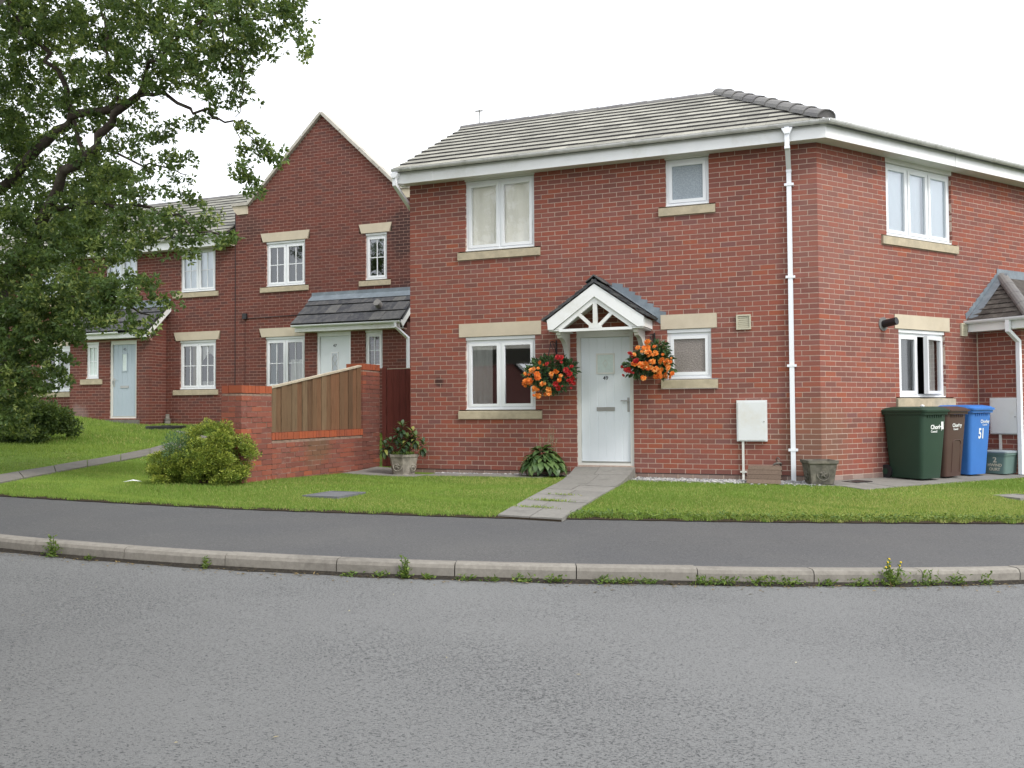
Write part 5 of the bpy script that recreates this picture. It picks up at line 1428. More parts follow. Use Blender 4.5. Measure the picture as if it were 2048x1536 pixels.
# rhododendron in the carved planter
m_rhodo = leaf_mat('rhododendron_leaf', [(0, (.025, .055, .025)), (.6, (.055, .10, .042)), (.88, (.11, .16, .05)), (1, (.26, .25, .06))], .15, .35)
rh = empty('rhododendron', T3(Pp[0], Pp[1], zp + .30)); tag(rh, 'leafy rhododendron with yellowish new shoots growing in the carved planter', 'plant')
sp_ = [(-.02, 0, .50), (.20, -.03, .32), (-.22, .0, .24), (.06, -.05, .30), (.32, .0, .20), (-.10, .03, .38), (.14, .08, .40), (-.30, -.05, .18), (-.02, -.10, .20)]
lm = broad_leaf(.15, .055, .45).mesh('leaf', m_rhodo)
for i, (x, y, z) in enumerate(sp_):
    MB().tube([(0, 0, -.06), (x * .4, y * .5, z * .5), (x, y, z)], [.010, .008, .005], 5).build('stem', m_twig, rh)
    for k in range(19):
        a = k * 2.4; el = 62 - k * 6.5; link('leaf', lm, rh, T3(x, y, z - k * .006) @ RZ(a) @ RX(R(el + random.uniform(-10, 10))))
n = 900; a = rng.uniform(0, 6.28, n); r_ = .17 * np.sqrt(rng.random(n)); P = np.c_[r_ * np.cos(a), r_ * np.sin(a), np.full(n, .015)]
v, f = leaf_quads(P, rvec(n) * .6 + np.array([0, 0, 1]), rvec(n), rng.uniform(.03, .08, n), .008)
m_weed = leaf_mat('weed_leaf', [(0, (.045, .09, .015)), (.6, (.10, .17, .03)), (1, (.20, .26, .05))])
foliage('undergrowth', [(v, f, rng.random(n))], m_weed, rh)
MB().tube([(0, 0, -.02), (0, 0, .012)], .18, 12).build('compost', m_soil, rh)

# hanging baskets
m_orange = leaf_mat('orange_begonia_petal', [(0, (.62, .10, .013)), (.5, (.78, .20, .028)), (.85, (.84, .34, .07)), (1, (.85, .50, .20))], .2, .5)
m_red = leaf_mat('red_begonia_petal', [(0, (.25, .008, .012)), (1, (.50, .02, .025))], .15, .45)
m_begonia = leaf_mat('begonia_leaf', [(0, (.02, .05, .02)), (.6, (.045, .095, .035)), (1, (.09, .15, .055))], .12, .4)
def flower_mesh(name, mat_):
    V, F, k = [], [], 0
    for lay, (npet, tilt_, L, W) in enumerate(((7, 12, .036, .034), (6, 38, .028, .026), (4, 65, .018, .018))):
        for i in range(npet):
            a = 2 * math.pi * (i + .5 * lay) / npet; ct, st = math.cos(R(tilt_)), math.sin(R(tilt_))
            d_ = Vector((math.cos(a) * ct, math.sin(a) * ct, st)); sd = Vector((-math.sin(a), math.cos(a), 0)); up = d_.cross(sd) * -1
            o = Vector((0, 0, .004 * lay))
            V += [o, o + d_ * L * .55 - sd * W * .5 + up * .003, o + d_ * L + sd * 0 + up * .006, o + d_ * L * .55 + sd * W * .5 + up * .003]; F.append((k, k + 1, k + 2, k + 3)); k += 4
    return poly_mesh(name, [tuple(v) for v in V], np.array(F), mat_, rng.random(len(F)))
fo_, fr_ = flower_mesh('flower', m_orange), flower_mesh('flower', m_red)
def basket(label, sc_, zc_, blobs_, flowers, hook_z):
    Pk = AP(sc_, -.30); root = empty('hanging_basket', T3(Pk[0], Pk[1], zc_) @ RZ(-AL)); tag(root, label, 'hanging basket')
    mb = MB(); mb.loft([[Vector((r_ * math.cos(a), r_ * math.sin(a), z)) for a in np.linspace(0, 2 * math.pi, 17)[:-1]] for r_, z in ((.04, -.20), (.12, -.17), (.17, -.09), (.185, 0))]); mb.build('bowl', m_black, root)
    for k in range(3):
        a = k * 2.1 + .4; MB().tube([(.18 * math.cos(a), .18 * math.sin(a), 0), (0, 0, hook_z - .06)], .004, 5).build('chain', m_black, root)
    parts = []
    for bx, by, bz, rx, ry_, rz_, n in blobs_:
        u_ = rvec(n); P = np.array([bx, by, bz]) + u_ * np.array([rx, ry_, rz_]) * .86 * (rng.random((n, 1)) ** .4)
        v, f = leaf_quads(P, u_ + rvec(n) * .6 + np.array([0, -.2, -.25]), rvec(n) + np.array([0, -.6, .9]), rng.uniform(.06, .115, n), rng.uniform(.032, .055, n), .15)
        parts.append((v, f, rng.random(n)))
    foliage('foliage', parts, m_begonia, root)
    for (x, z, c_, s_) in flowers:
        y = -.24 + .55 * x * x - .05 * random.random() + .10 * max(z, 0)
        link('flower', fo_ if c_ == 'o' else fr_, root, T3(x, y, z) @ RZ(random.uniform(-.7, .7) - x * 1.2) @ RX(R(72 + random.uniform(-32, 28) - 40 * z)) @ RZ(random.uniform(0, 6)) @ Matrix.Scale(s_ * random.choice([.5, .7, .85, 1.0, 1.15, 1.3]) * random.uniform(.9, 1.1), 4))
    return root
rf_ = lambda n, x0, x1, z0, z1, c_, s_=1.15: [(random.uniform(x0, x1), random.uniform(z0, z1), c_, s_) for _ in range(n)]
fl1 = rf_(22, -.40, -.12, -.22, .06, 'o') + rf_(14, -.22, .08, -.38, -.16, 'o') + rf_(7, .08, .28, -.20, .05, 'o', 1.0) + rf_(3, -.12, .0, .05, .15, 'o') + rf_(9, .30, .42, -.18, .08, 'r', 1.2) + rf_(5, -.02, .26, .10, .24, 'r', 1.1) + rf_(6, .1, .42, -.26, -.12, 'r')
bk1 = basket('hanging basket of orange and red begonias left of the white door', 2.60, 1.55, [(0, 0, .06, .40, .25, .20, 520), (-.22, -.05, -.05, .22, .18, .2, 200), (.05, -.08, -.16, .24, .18, .18, 200), (.25, 0, .02, .20, .18, .2, 160)], fl1, .50)
fl2 = rf_(16, -.20, .14, .06, .20, 'o') + rf_(4, -.02, .06, .22, .29, 'o') + rf_(20, .05, .36, -.26, .0, 'o') + rf_(9, -.26, .1, -.14, -.02, 'o', 1.4) + rf_(2, -.12, -.02, -.28, -.22, 'o') + rf_(9, -.34, -.16, -.20, .12, 'r', 1.15) + rf_(3, -.42, -.34, -.22, -.08, 'r', .8) + rf_(7, .2, .38, -.06, .12, 'o', 1.0)
bk2 = basket('hanging basket of orange begonias between the white door and the small window', 4.17, 1.69, [(0, 0, .0, .36, .24, .20, 480), (.1, -.05, .16, .2, .15, .14, 160), (-.2, -.03, -.08, .2, .18, .18, 160), (.15, -.06, -.1, .24, .18, .16, 180)], fl2, .42)
for root, s_, zc_, hz in ((bk1, 2.60, 1.55, .50), (bk2, 4.17, 1.69, .42)):
    br = empty('basket_bracket', M_A @ T3(s_, 0, zc_ + hz - .06)); tag(br, 'black iron hook bracket holding the basket ' + ('left' if s_ < 3 else 'right') + ' of the white door', 'bracket')
    MB().box(-.012, .012, -.012, .0, -.22, .08).build('back_strap', m_black, br)
    MB().tube([(0, -.01, .02), (0, -.18, .05), (0, -.30, .03), (0, -.315, -.01), (0, -.30, -.03)], .007, 6).build('hook', m_black, br)
    MB().tube([(0, -.01, -.18), (0, -.08, -.05), (0, -.20, .03)], .006, 6).build('scroll', m_black, br)

# ------------------------------------------------------------ the oak at the left
m_oak = leaf_mat('oak_leaf', [(0, (.05, .09, .034)), (.35, (.09, .155, .052)), (.7, (.15, .225, .075)), (.93, (.24, .31, .10)), (1, (.34, .38, .11))], .5, .4)
M_oak = T3(-8.15, 13.4, g1(-8.15, 13.4))
oak = empty('oak_tree', M_oak); tag(oak, 'large spreading oak tree with open leafy crown at the left edge', 'tree')
inv = M_oak.inverted()
def limb(name, pts, r0, r1, parent=oak, n=8):
    P = [np.array(p, float) for p in pts]; Q = []
    for i in range(len(P) - 1):
        for k in range(3):
            f_ = k / 3; q = P[i] * (1 - f_) + P[i + 1] * f_; Q.append(q + (rng.normal(0, .03, 3) if k or i else 0))
    Q.append(P[-1]); r0, r1 = r0 * .60, r1 * .75; rr = [r0 + (r1 - r0) * (i / (len(Q) - 1)) ** .8 for i in range(len(Q))]
    return MB().tube([inv @ Vector(q) for q in Q], rr, n).build(name, m_bark, parent)
tb = np.array([-8.15, 13.4, g1(-8.15, 13.4) - .2])
fork = at(-10, 560, 13.3)
limb('trunk', [tb, tb + (fork - tb) * .5 + np.array([.08, 0, 0]), fork], .34, .24, n=12)
A_ = lambda *q: at(*q)
l1 = [fork, A_(45, 505, 13.0), A_(95, 420, 12.6), A_(140, 345, 12.3), A_(190, 295, 12.0), A_(232, 228, 11.8), A_(275, 192, 11.6)]
limb('branch', l1, .17, .06)
limb('branch', [l1[-1], A_(320, 183, 11.4), A_(380, 215, 11.2), A_(425, 238, 11.1), A_(470, 241, 11.0)], .055, .015)
limb('branch', [A_(470, 241, 11.0), A_(482, 290, 10.95), A_(495, 340, 10.9), A_(503, 385, 10.9)], .013, .004)
limb('branch', [A_(470, 241, 11.0), A_(500, 275, 10.9), A_(530, 300, 10.85), A_(552, 322, 10.8)], .013, .004)
limb('branch', [fork, A_(-50, 430, 13.3), A_(0, 372, 13.1), A_(60, 312, 12.8), A_(115, 260, 12.5), A_(150, 232, 12.3), A_(240, 212, 11.9)], .16, .07)
limb('branch', [A_(150, 232, 12.3), A_(125, 160, 12.2), A_(95, 105, 12.0), A_(45, 58, 12.0), A_(24, 0, 12.1), A_(0, -120, 12.2)], .075, .03)
limb('branch', [A_(240, 212, 11.9), A_(228, 150, 11.7), A_(206, 70, 11.5), A_(200, 0, 11.4), A_(220, -120, 11.2)], .045, .02)
limb('branch', [A_(275, 192, 11.6), A_(300, 130, 11.2), A_(350, 70, 10.9), A_(430, 30, 10.6), A_(540, 40, 10.3)], .045, .012)
limb('branch', [A_(140, 345, 12.3), A_(168, 290, 12.3), A_(148, 240, 12.3)], .05, .04)
limb('branch', [A_(95, 420, 12.6), A_(200, 400, 12.0), A_(300, 420, 11.5), A_(380, 450, 11.1), A_(440, 470, 11.0)], .06, .012)
limb('branch', [fork, A_(80, 600, 12.7), A_(170, 600, 12.0), A_(250, 610, 11.5), A_(300, 630, 11.3)], .08, .012)
limb('branch', [fork, A_(20, 640, 12.6), A_(70, 700, 12.2), A_(110, 740, 12.0)], .05, .010)
limb('branch', [A_(190, 295, 12.0), A_(260, 320, 11.7), A_(330, 330, 11.4), A_(375, 350, 11.3)], .035, .008)
limb('branch', [A_(430, 30, 10.6), A_(470, 110, 10.5), A_(485, 180, 10.5), A_(470, 235, 10.6)], .02, .006)
# leaf clusters: (image x, y, distance, spread in px, leaves)
CL = []
def cl(x, y, Y, r, n=1.0): CL.append((x, y, Y, r, n))
for x, y, Y, r in [(40, 20, 12, 60), (130, 30, 11.8, 60), (220, 25, 11.6, 60), (310, 25, 11.2, 60), (400, 20, 10.8, 60), (480, 25, 10.4, 55), (560, 20, 10.2, 50), (598, 35, 10.1, 26), (585, 85, 10.2, 30), (520, 80, 10.4, 42), (450, 80, 10.6, 45), (380, 80, 10.9, 50), (300, 95, 11.2, 50), (240, 95, 11.5, 42), (180, 75, 11.7, 45), (60, 85, 12, 40), (20, 110, 12.1, 40), (200, 150, 11.7, 36), (150, 140, 12, 28), (260, 150, 11.4, 36), (320, 150, 11.2, 44), (385, 140, 10.9, 44), (445, 130, 10.7, 38), (495, 115, 10.5, 32), (470, 175, 10.6, 26), (440, 195, 10.7, 26), (470, 215, 10.7, 18), (395, 175, 10.9, 22), (345, 175, 11.3, 22), (180, 200, 12, 32), (130, 195, 12.2, 28), (60, 150, 12.4, 28), (20, 185, 12.5, 34), (70, 200, 12.4, 28), (220, 190, 11.8, 26), (260, 205, 11.7, 24),
    (30, 235, 12.7, 34), (95, 240, 12.5, 22), (20, 290, 12.9, 36), (75, 275, 12.7, 26), (140, 270, 12.3, 28), (190, 245, 12.0, 26), (245, 250, 11.8, 24), (290, 215, 11.6, 18), (225, 290, 11.9, 26), (270, 290, 11.7, 24), (310, 265, 11.5, 22), (345, 250, 11.4, 20), (395, 245, 11.2, 18), (410, 225, 11.1, 12), (180, 330, 12.1, 30), (235, 335, 11.8, 28), (285, 335, 11.6, 26), (335, 315, 11.4, 24), (365, 305, 11.3, 14), (350, 345, 11.3, 20), (330, 275, 11.4, 20),
    (130, 320, 12.4, 22), (60, 340, 12.8, 26), (15, 345, 13, 28), (20, 410, 13, 36), (80, 400, 12.7, 30), (140, 400, 12.4, 30), (195, 385, 12.0, 30), (245, 385, 11.8, 28), (300, 385, 11.5, 24), (345, 385, 11.4, 20), (372, 398, 11.3, 12), (100, 345, 12.6, 20), (50, 375, 12.8, 20),
    (485, 265, 10.9, 13), (505, 285, 10.9, 14), (525, 285, 10.85, 16), (545, 305, 10.8, 13), (530, 315, 10.8, 12), (490, 300, 10.9, 9), (485, 335, 10.9, 10), (500, 360, 10.9, 11), (505, 385, 10.9, 8), (478, 355, 10.9, 7),
    (40, 460, 12.7, 50), (120, 455, 12.3, 50), (200, 440, 11.9, 46), (270, 440, 11.6, 42), (320, 440, 11.3, 30), (365, 435, 11.2, 22), (400, 440, 11.1, 18), (425, 425, 11.0, 14), (350, 470, 11.2, 22), (395, 475, 11.1, 18), (435, 475, 11.0, 14), (455, 480, 11, 10), (380, 500, 11.1, 14), (345, 495, 11.2, 14), (300, 480, 11.3, 26), (245, 490, 11.5, 36), (180, 500, 11.7, 44), (110, 520, 12.0, 50), (40, 530, 12.4, 52), (40, 600, 12.3, 52), (110, 590, 11.9, 52), (180, 570, 11.6, 46), (240, 560, 11.4, 40), (285, 560, 11.2, 22), (300, 580, 11.2, 18), (275, 610, 11.2, 24), (310, 600, 11.2, 12), (330, 605, 11.2, 8), (220, 620, 11.3, 36), (150, 635, 11.6, 42), (260, 645, 11.2, 22), (285, 660, 11.2, 14), (80, 650, 12, 44), (20, 660, 12.3, 40), (210, 655, 11.3, 16), (235, 595, 11.3, 30),
    (40, 710, 12.2, 36), (85, 700, 12.0, 26), (110, 730, 11.9, 24), (120, 755, 11.9, 16), (75, 750, 12.0, 24), (20, 760, 12.2, 34), (135, 715, 11.9, 12), (100, 690, 11.9, 20), (15, 800, 12.2, 30), (50, 790, 12.1, 22), (85, 780, 12.0, 16), (20, 840, 12.2, 24), (60, 820, 12.1, 18), (30, 690, 12.6, 44), (90, 670, 12.3, 40), (140, 670, 12.1, 26), (20, 740, 12.6, 40), (60, 730, 12.5, 34), (25, 790, 12.7, 36), (70, 770, 12.5, 26), (15, 850, 12.7, 30), (50, 845, 12.6, 22), (160, 600, 12.2, 44), (60, 560, 12.6, 50), (120, 500, 12.4, 46), (30, 620, 12.7, 50)]: cl(x, y, Y, r)
# the crown goes on outside the picture and behind
for k in range(95):
    x, y = random.uniform(-520, 60), random.uniform(-420, 500); Y = random.uniform(11.5, 16); cl(x, y, Y, random.uniform(45, 75), .45)
for k in range(60):
    x, y = random.uniform(0, 480), random.uniform(-420, -40); Y = random.uniform(9.5, 14); cl(x, y, Y, random.uniform(45, 75), .45)
for k in range(34):
    x, y = random.uniform(0, 260), random.uniform(40, 640); cl(x, y, random.uniform(13.0, 15.0), random.uniform(30, 48), .6)
parts = []
Minv = np.array(inv)
for x, y, Y, r, dn in CL:
    c = at(x, y, Y); rad = r / 1760 * Y
    nsub = max(2, int(17 * (rad / .3) ** 2 * dn))
    subc = c + in_ball(nsub) * np.array([rad, rad * 1.2, rad * .9]) * 1.1
    m_ = 7; sc_ = np.repeat(subc, m_, 0) + rng.normal(0, .058, (nsub * m_, 3)) * np.array([1.2, 1.2, .8])
    nsp = len(sc_); k = 8; base = np.repeat(sc_, k, 0); n = len(base)
    ax = np.repeat(unit(rvec(nsp) + np.array([.2, -.2, .1])), k, 0)
    D = rvec(n); D = D - ax * (D * ax).sum(1, keepdims=True) * .7 + ax * .35            # rosette round the twig tip
    P = base + unit(D) * .012
    P = P @ Minv[:3, :3].T + Minv[:3, 3]
    v, f = leaf_quads(P, D, ax + rvec(n) * .35, rng.uniform(.05, .085, n), rng.uniform(.024, .040, n), .12)
    parts.append((v, f, np.clip(np.repeat(np.repeat(rng.random(nsub) * .55, m_), k) + rng.normal(.16, .12, n), 0, .999)))
foliage('crown', parts, m_oak, oak)
# low scrub at its foot
m_scrub = leaf_mat('scrub_leaf', [(0, (.03, .06, .018)), (.6, (.065, .11, .03)), (1, (.13, .18, .045))], .3)
def scrub(label, spots):
    c0 = spots[0]; gx_, gy_ = c0[0], c0[1]; root = empty('undergrowth_shrub', T3(gx_, gy_, g1(gx_, gy_))); tag(root, label, 'shrub'); parts = []
    for x, y, z, rx, rz_ in spots:
        n = int(1500 * rx * rz_ / .12); u_ = rvec(n); P = np.array([x - gx_, y - gy_, z + g1(x, y) - g1(gx_, gy_)]) + u_ * np.array([rx, rx, rz_]) * rng.random((n, 1)) ** .4
        v, f = leaf_quads(P, u_ + rvec(n), rvec(n) + np.array([0, -.3, .6]), rng.uniform(.05, .10, n), rng.uniform(.025, .05, n)); parts.append((v, f, rng.random(n)))
    foliage('foliage', parts, m_scrub, root)
    for k in range(5): MB().tube([(random.uniform(-.2, .2), 0, -.05), (random.uniform(-.4, .4), 0, .5)], [.015, .006], 5).build('stem', m_twig, root)
def onground(x, y):
    d = ray(x, y); ks = np.linspace(5, 34, 1500); P = d[None] * ks[:, None] + np.array([0, 0, EYE]); g_ = G(P[:, 0], P[:, 1]); i = int(np.argmax(P[:, 2] < g_)); return P[i]
q = onground(30, 885); q2 = onground(95, 862)
scrub('loose leafy undergrowth at the foot of the oak', [(q[0] + random.uniform(-1.3, .7), q[1] + random.uniform(-.3, 1.0), random.uniform(.08, .7) , random.uniform(.16, .34), random.uniform(.14, .26)) for _ in range(34)] + [(q2[0] + random.uniform(-.6, .3), q2[1] + random.uniform(-.3, .3), random.uniform(.05, .5), random.uniform(.14, .26), random.uniform(.12, .2)) for _ in range(12)])

# ------------------------------------------------------------ lawns
def sd(x, y): Q = np.stack([x - X0, y - Y0], -1); return Q @ dA, Q @ nA
def bt(x, y): Q = np.stack([x - C0[0], y - C0[1]], -1); return Q @ dB, Q @ nB
IUa, ILa = np.array(PU), np.array(PL)
def lawn_ok(x, y):
    s_, d_ = sd(x, y); t_, o_ = bt(x, y)
    ok = y > pav_y(x) - .01 + .02 * np.sin(x * 9) + .015 * np.sin(x * 23 + 1)
    k = (d_ + 4.75) / 4.75
    ok &= ~((d_ < 0) & (s_ > 3.455 - .57 * k) & (s_ < 4.185 - .32 * k + .03 * np.sin(d_ * 9) * (d_ < -3.6)) & (d_ > -5.2))
    front = (s_ > -.8) & (s_ < 6.8)
    lim = np.where(s_ < .55, -.94, np.where(s_ < 3.2, -.63, -.62 + .05 * (s_ - 3.95)))
    ok &= ~(front & (d_ > lim))
    ok &= ~((t_ > -.25) & (o_ < .89) & (s_ > 6.5))
    ok &= ~((s_ > -1.13) & (s_ < -.77) & (d_ > -3.46))
    ok &= ~((s_ < -.77) & (d_ > 5.1)) & ~((s_ < 6.78) & (s_ > -2.5) & (s_ < -.8) & (d_ > -3.0) & (d_ > 3.5))
    ok &= ~((s_ < -9.85) & (s_ > -12.9) & (d_ > 4.5))
    xl = np.interp(y, ILa[:, 1], ILa[:, 0]); xu = np.interp(y, IUa[:, 1], IUa[:, 0])
    ok &= ~((y > 10.4) & (y < 20.9) & (x < xl) & (x > xu))
    ok &= ~((np.abs((x + 2.17) * math.cos(R(22)) - (y - 10.74) * math.sin(R(22))) < .25) & (np.abs((x + 2.17) * math.sin(R(22)) + (y - 10.74) * math.cos(R(22))) < .31))
    ok &= ~(np.hypot(x + 8.55, y - 21.75) < .48) & ~((np.abs(x - 6.55) < .24) & (np.abs(y - 11.45) < .24))
    return ok
def sample(n, x0, x1, y0, y1):
    x, y = rng.uniform(x0, x1, n), rng.uniform(y0, y1, n); k = lawn_ok(x, y); return x[k], y[k]
xy = [sample(330000, -6.6, 8.4, 9.0, 14.6), sample(150000, -6.6, 8.4, 9.0, 11.0), sample(150000, -16, -2.6, 10, 23.5)]
x = np.concatenate([q[0] for q in xy]); y = np.concatenate([q[1] for q in xy]); n = len(x)
s_, d_ = sd(x, y)
edge = y - pav_y(x)
patch = .5 + .5 * np.sin(x * 1.7 + 2 * np.sin(y * 1.3)) * np.sin(y * 2.1 + x * .6)
hgt = rng.uniform(.012, .026, n) * (1 + .35 * patch) * np.where(edge < .25, 1.35, 1)
tall = np.exp(-((x + 4.35) ** 2 / .5 + (y - 11.15) ** 2 / .12)); hgt *= 1 + 2.2 * tall * rng.random(n)
hgt *= np.where(y > 16, 1.9, 1) * np.where(y > 12.5, 1.15, 1)
wd = rng.uniform(.0028, .0048, n) * np.where(y > 15, 2.0, 1)
z = G(x, y); a = rng.uniform(0, 6.283, n); ln = rng.uniform(.1, .8, n) * hgt; b_ = rng.uniform(0, 6.283, n)
V = np.zeros((n, 3, 3)); V[:, 0] = np.stack([x - wd * np.cos(a), y - wd * np.sin(a), z - .004], 1); V[:, 1] = np.stack([x + wd * np.cos(a), y + wd * np.sin(a), z - .004], 1)
V[:, 2] = np.stack([x + ln * np.cos(b_), y + ln * np.sin(b_), z + hgt], 1)
m_grass = leaf_mat('grass_blade', [(0, (.13, .225, .036)), (.45, (.205, .32, .055)), (.75, (.31, .385, .085)), (1, (.48, .43, .17))], .35, .6)
big = .5 + .5 * np.sin(x * .9 + 1.3 * np.sin(y * .8 + x * .3)); left = np.clip((2.5 - x) / 5, 0, 1) * .22
dry = np.exp(-((np.sin(x * .83 + 1.1 * np.sin(y * 1.9)) - np.cos(y * 1.37 + .7 * x)) ** 2) / .12)
rn = np.clip(.36 + (.26 + .8 * left) * dry + .22 * (patch - .5) + .18 * (big - .5) + left + rng.normal(0, .19, n) + np.where(edge < .18, .06, 0), 0, .999)
gm = poly_mesh('grass', V.reshape(-1, 3), np.arange(n * 3).reshape(-1, 3), m_grass, rn)
tag(link('grass', gm), 'short mown green grass of the front gardens', 'grass', kind='stuff')
# clover and dandelion leaves along the edge of the lawn
n = 3000; x = rng.uniform(.6, 8, n); y = pav_y(x) + np.abs(rng.normal(.02, .16, n)); k = lawn_ok(x, y); x, y = x[k], y[k]; n = len(x)
v, f = leaf_quads(np.stack([x, y, G(x, y) + rng.uniform(.01, .045, n)], 1), rvec(n) * np.array([1, 1, .3]) + np.array([0, 0, .25]), rvec(n) * .4 + np.array([0, 0, 1]), rng.uniform(.02, .05, n), rng.uniform(.014, .03, n))
tag(foliage('clover', [(v, f, rng.random(n))], m_weed), 'low clover and broad weeds along the lawn edge', 'weeds', kind='stuff')
# grass growing in the path joints
n = 420; jd = rng.choice([-4.12, -3.52, -2.92], n, p=[.3, .5, .2]); fr0 = np.where(jd > -3.7, .45, .3); fs_ = fr0 + rng.normal(0, .16, n)
L_, R_ = np.array([path_edge(q, 0) for q in jd]), np.array([path_edge(q, 1) for q in jd]); s_ = L_ + (R_ - L_) * np.clip(fs_, .05, .95)
P2 = np.array([X0, Y0]) + s_[:, None] * dA + (jd + rng.normal(0, .02, n))[:, None] * nA; z = np.array([path_top(a_, q) for a_, q in zip(s_, jd)])
v, f = leaf_quads(np.c_[P2, z], rvec(n) * .7 + np.array([0, 0, .8]), rvec(n), rng.uniform(.02, .045, n), .008)
tag(foliage('joint_grass', [(v, f, rng.random(n))], m_grass), 'tufts of grass growing in the path joints', 'grass', kind='stuff')
# soil lip where the turf meets the footway
xs = np.linspace(-9, 9, 160); ys = pav_y(xs)
i0 = [(a, b - .035 + .012 * math.sin(a * 17), g1(a, b) - .006) for a, b in zip(xs, ys)]; i1 = [(a, b + .05, g1(a, b) + .012) for a, b in zip(xs, ys)]
strip('turf_edge', i0, i1, m_soil)

# ------------------------------------------------------------ gutter dirt, weeds and fallen leaves along the kerb
m_gutter_soil = plain('gutter_silt', (.045, .04, .034), .95, .1, .5, 60, dirt=(.09, .075, .055), bump=.8)
inn, outr = [], []
for a in np.linspace(R(-30), R(28), 150):
    wv = .012 + .022 * math.sin(a * 140) * math.sin(a * 37) + .012 * math.sin(a * 61 + 2) + .018 * max(0, math.sin(a * 3 + .6)); p = kerb_pt(a, -.002); q_ = kerb_pt(a, .036 + max(wv, .004)); z = float(zk(p[0]))
    inn.append((p[0], p[1], z - .092)); outr.append((q_[0], q_[1], z - .113))
o = strip('gutter_soil', inn, outr, m_gutter_soil, 'stuff'); tag(o, 'dark soil gathered in the road gutter', 'soil')
m_weed_dry = leaf_mat('dry_weed_leaf', [(0, (.10, .07, .03)), (1, (.24, .17, .07))], .1)
kx = lambda px, py: (lambda d: d * ((-.30 - EYE) / d[2]) + np.array([0, 0, EYE]))(ray(px, py))
def weed(label, px, r_, h_, n=60, stems=0, group=None, flowers=0):
    a = math.asin((kx(px, 1160)[0] - KC[0]) / KR); p = kerb_pt(a, .035); z0_ = float(zk(p[0])) - .112
    root = empty('weed', T3(p[0], p[1], z0_) @ RZ(a)); tag(root, label, 'weed', group)
    P = np.stack([rng.normal(0, r_ * .5, n), -np.abs(rng.normal(0, .022, n)), rng.random(n) ** 1.5 * h_], 1)
    D = np.stack([rng.normal(0, 1, n), rng.normal(-.2, .6, n), rng.uniform(.1, 1, n)], 1)
    v, f = leaf_quads(P, D, rvec(n) + np.array([0, -.4, .7]), rng.uniform(.02, .05, n), rng.uniform(.008, .02, n), .1)
    foliage('leaves', [(v, f, rng.random(n))], m_weed, root)
    for k in range(stems):
        x = random.uniform(-r_ * .6, r_ * .6); hh = random.uniform(.6, 1.0) * h_ * 2.2; pts = [(x * .3, 0, 0), (x * .7, -.01, hh * .5), (x, -.015, hh)]
        st = MB().tube(pts, .0028, 4).build('stem', m_weed, root)
        m_ = 22; u_ = rng.random(m_); P = np.stack([x * (.3 + .7 * u_), np.full(m_, -.012), hh * u_], 1); v, f = leaf_quads(P, rvec(m_) + np.array([0, 0, .3]), rvec(m_), rng.uniform(.02, .045, m_), .011); foliage('leaves', [(v, f, rng.random(m_))], m_weed, st)
        if flowers:
            link('flower', fy_, st, T3(x, -.015, hh) @ RX(R(40)))
m_yellow = leaf_mat('yellow_petal', [(0, (.70, .50, .02)), (1, (.80, .62, .04))], .2)
fy_ = flower_mesh('flower', m_yellow); fy_.transform(Matrix.Scale(.26, 4))
weed('tall weed with small yellow flowers growing at the kerb below the bins', 1815, .12, .11, 130, 6, flowers=1)
weed('upright leafy weed against the kerb below the garden path', 812, .05, .075, 60, 5, flowers=0)
weed('straggly pale weed climbing the kerb near the left edge', 40, .09, .085, 60, 4)
weed('small bright weed at a kerb joint left of the upright one', 400, .03, .055, 30, 1)
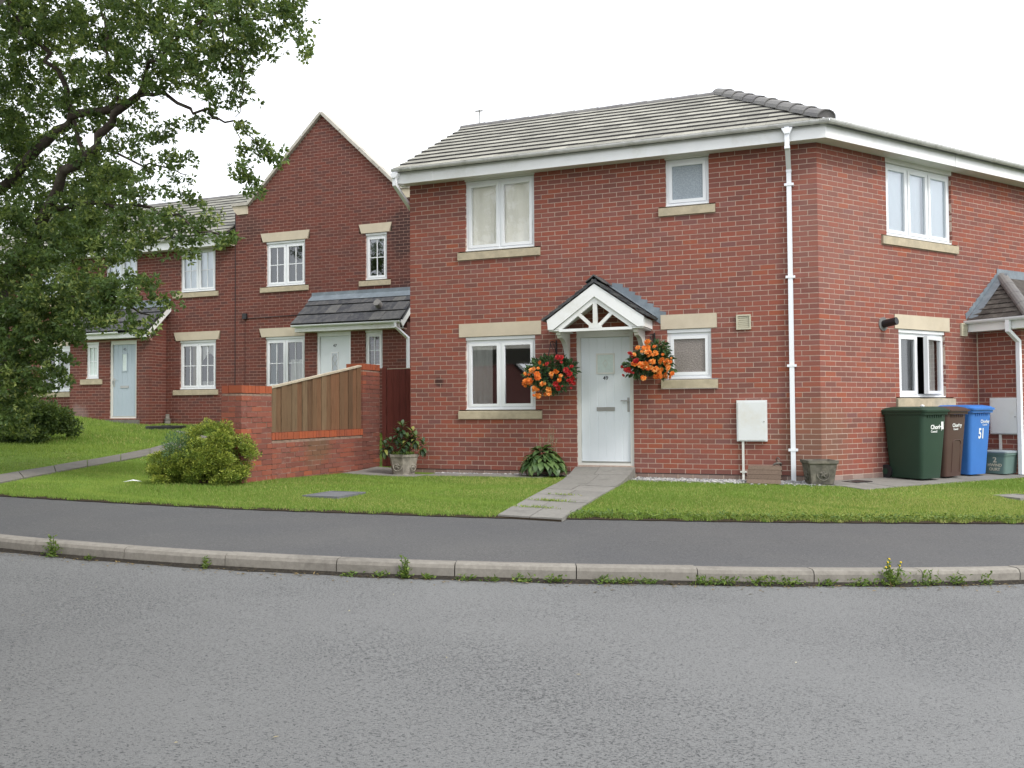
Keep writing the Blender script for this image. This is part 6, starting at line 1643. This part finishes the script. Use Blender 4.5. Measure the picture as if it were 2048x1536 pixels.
for px, r_, h_, n, lb in [(130, 0.05, 0.03, 18, 'tiny weed in the gutter just right of the straggly pale weed'), (700, 0.06, 0.03, 26, 'tiny weed in the gutter below the manhole cover in the lawn'), (760, 0.08, 0.03, 30, 'low weed in the gutter just left of the upright leafy weed'), (860, 0.06, 0.03, 26, 'low weed in the gutter just right of the upright leafy weed'), (935, 0.07, 0.035, 34, 'low weed in the gutter below the lower front window'), (985, 0.06, 0.03, 26, 'small weed in the gutter below the left hanging basket'), (1045, 0.09, 0.05, 60, 'spreading weed in the gutter below the foot of the garden path'), (1110, 0.09, 0.05, 56, 'leafy low weed in the gutter below the right edge of the path'), (1210, 0.09, 0.04, 50, 'low weed in the gutter straight below the white door'), (1250, 0.08, 0.04, 46, 'low weed in the gutter just right of the door line'), (1300, 0.08, 0.035, 40, 'low weed in the gutter below the right hanging basket'), (1410, 0.13, 0.05, 90, 'wide weed patch in the gutter below the small front window'), (1455, 0.1, 0.06, 70, 'weed in the gutter below the wall vent'), (1530, 0.13, 0.06, 100, 'wide weed patch in the gutter below the slatted drain cover'), (1590, 0.1, 0.05, 70, 'weed in the gutter straight below the downpipe'), (1670, 0.07, 0.04, 44, 'small weed in the gutter below the stone trough'), (1740, 0.12, 0.05, 70, 'weed in the gutter left of the yellow-flowered weed'), (1895, 0.11, 0.1, 90, 'bushy weed in the gutter right of the yellow-flowered weed'), (1965, 0.1, 0.08, 70, 'bushy weed in the gutter below the blue bin'), (2035, 0.06, 0.09, 40, 'pale weed in the gutter at the right edge')]:
    weed(lb, px, r_, h_, n, 0, 'low gutter weeds')
n = 520; a = rng.uniform(R(-26), R(24), n); P = np.array([kerb_pt(q_, .04 + abs(random.gauss(0, .10))) for q_ in a]); k_ = rng.random(n) < .9
P = np.c_[P, zk(P[:, 0]) - .108]; v, f = leaf_quads(P, rvec(n) * np.array([1, 1, .15]), np.array([[0, 0, 1.]]) + rvec(n) * .3, rng.uniform(.015, .045, n), rng.uniform(.006, .02, n))
tag(foliage('leaf_litter', [(v, f, rng.random(n))], m_weed_dry), 'dry brown leaf litter scattered in the gutter', 'leaves', kind='stuff')
n = 46; P = np.c_[rng.uniform(-5, 6, n), rng.uniform(3.0, 6.3, n)]; P = np.c_[P, np.full(n, 0.)]
m_specks = leaf_mat('pale_speck', [(0, (.30, .24, .10)), (1, (.50, .46, .36))], .1)
for i in range(n):                                      # rest on the road surface
    P[i, 2] = float(zk(P[i, 0])) - .098
v, f = leaf_quads(P, rvec(n) * np.array([1, 1, .1]), np.array([[0, 0, 1.]]) + rvec(n) * .2, rng.uniform(.012, .03, n), .010)
tag(foliage('fallen_leaves', [(v, f, rng.random(n))], m_specks), 'a few small fallen leaves on the road', 'leaves', kind='stuff')
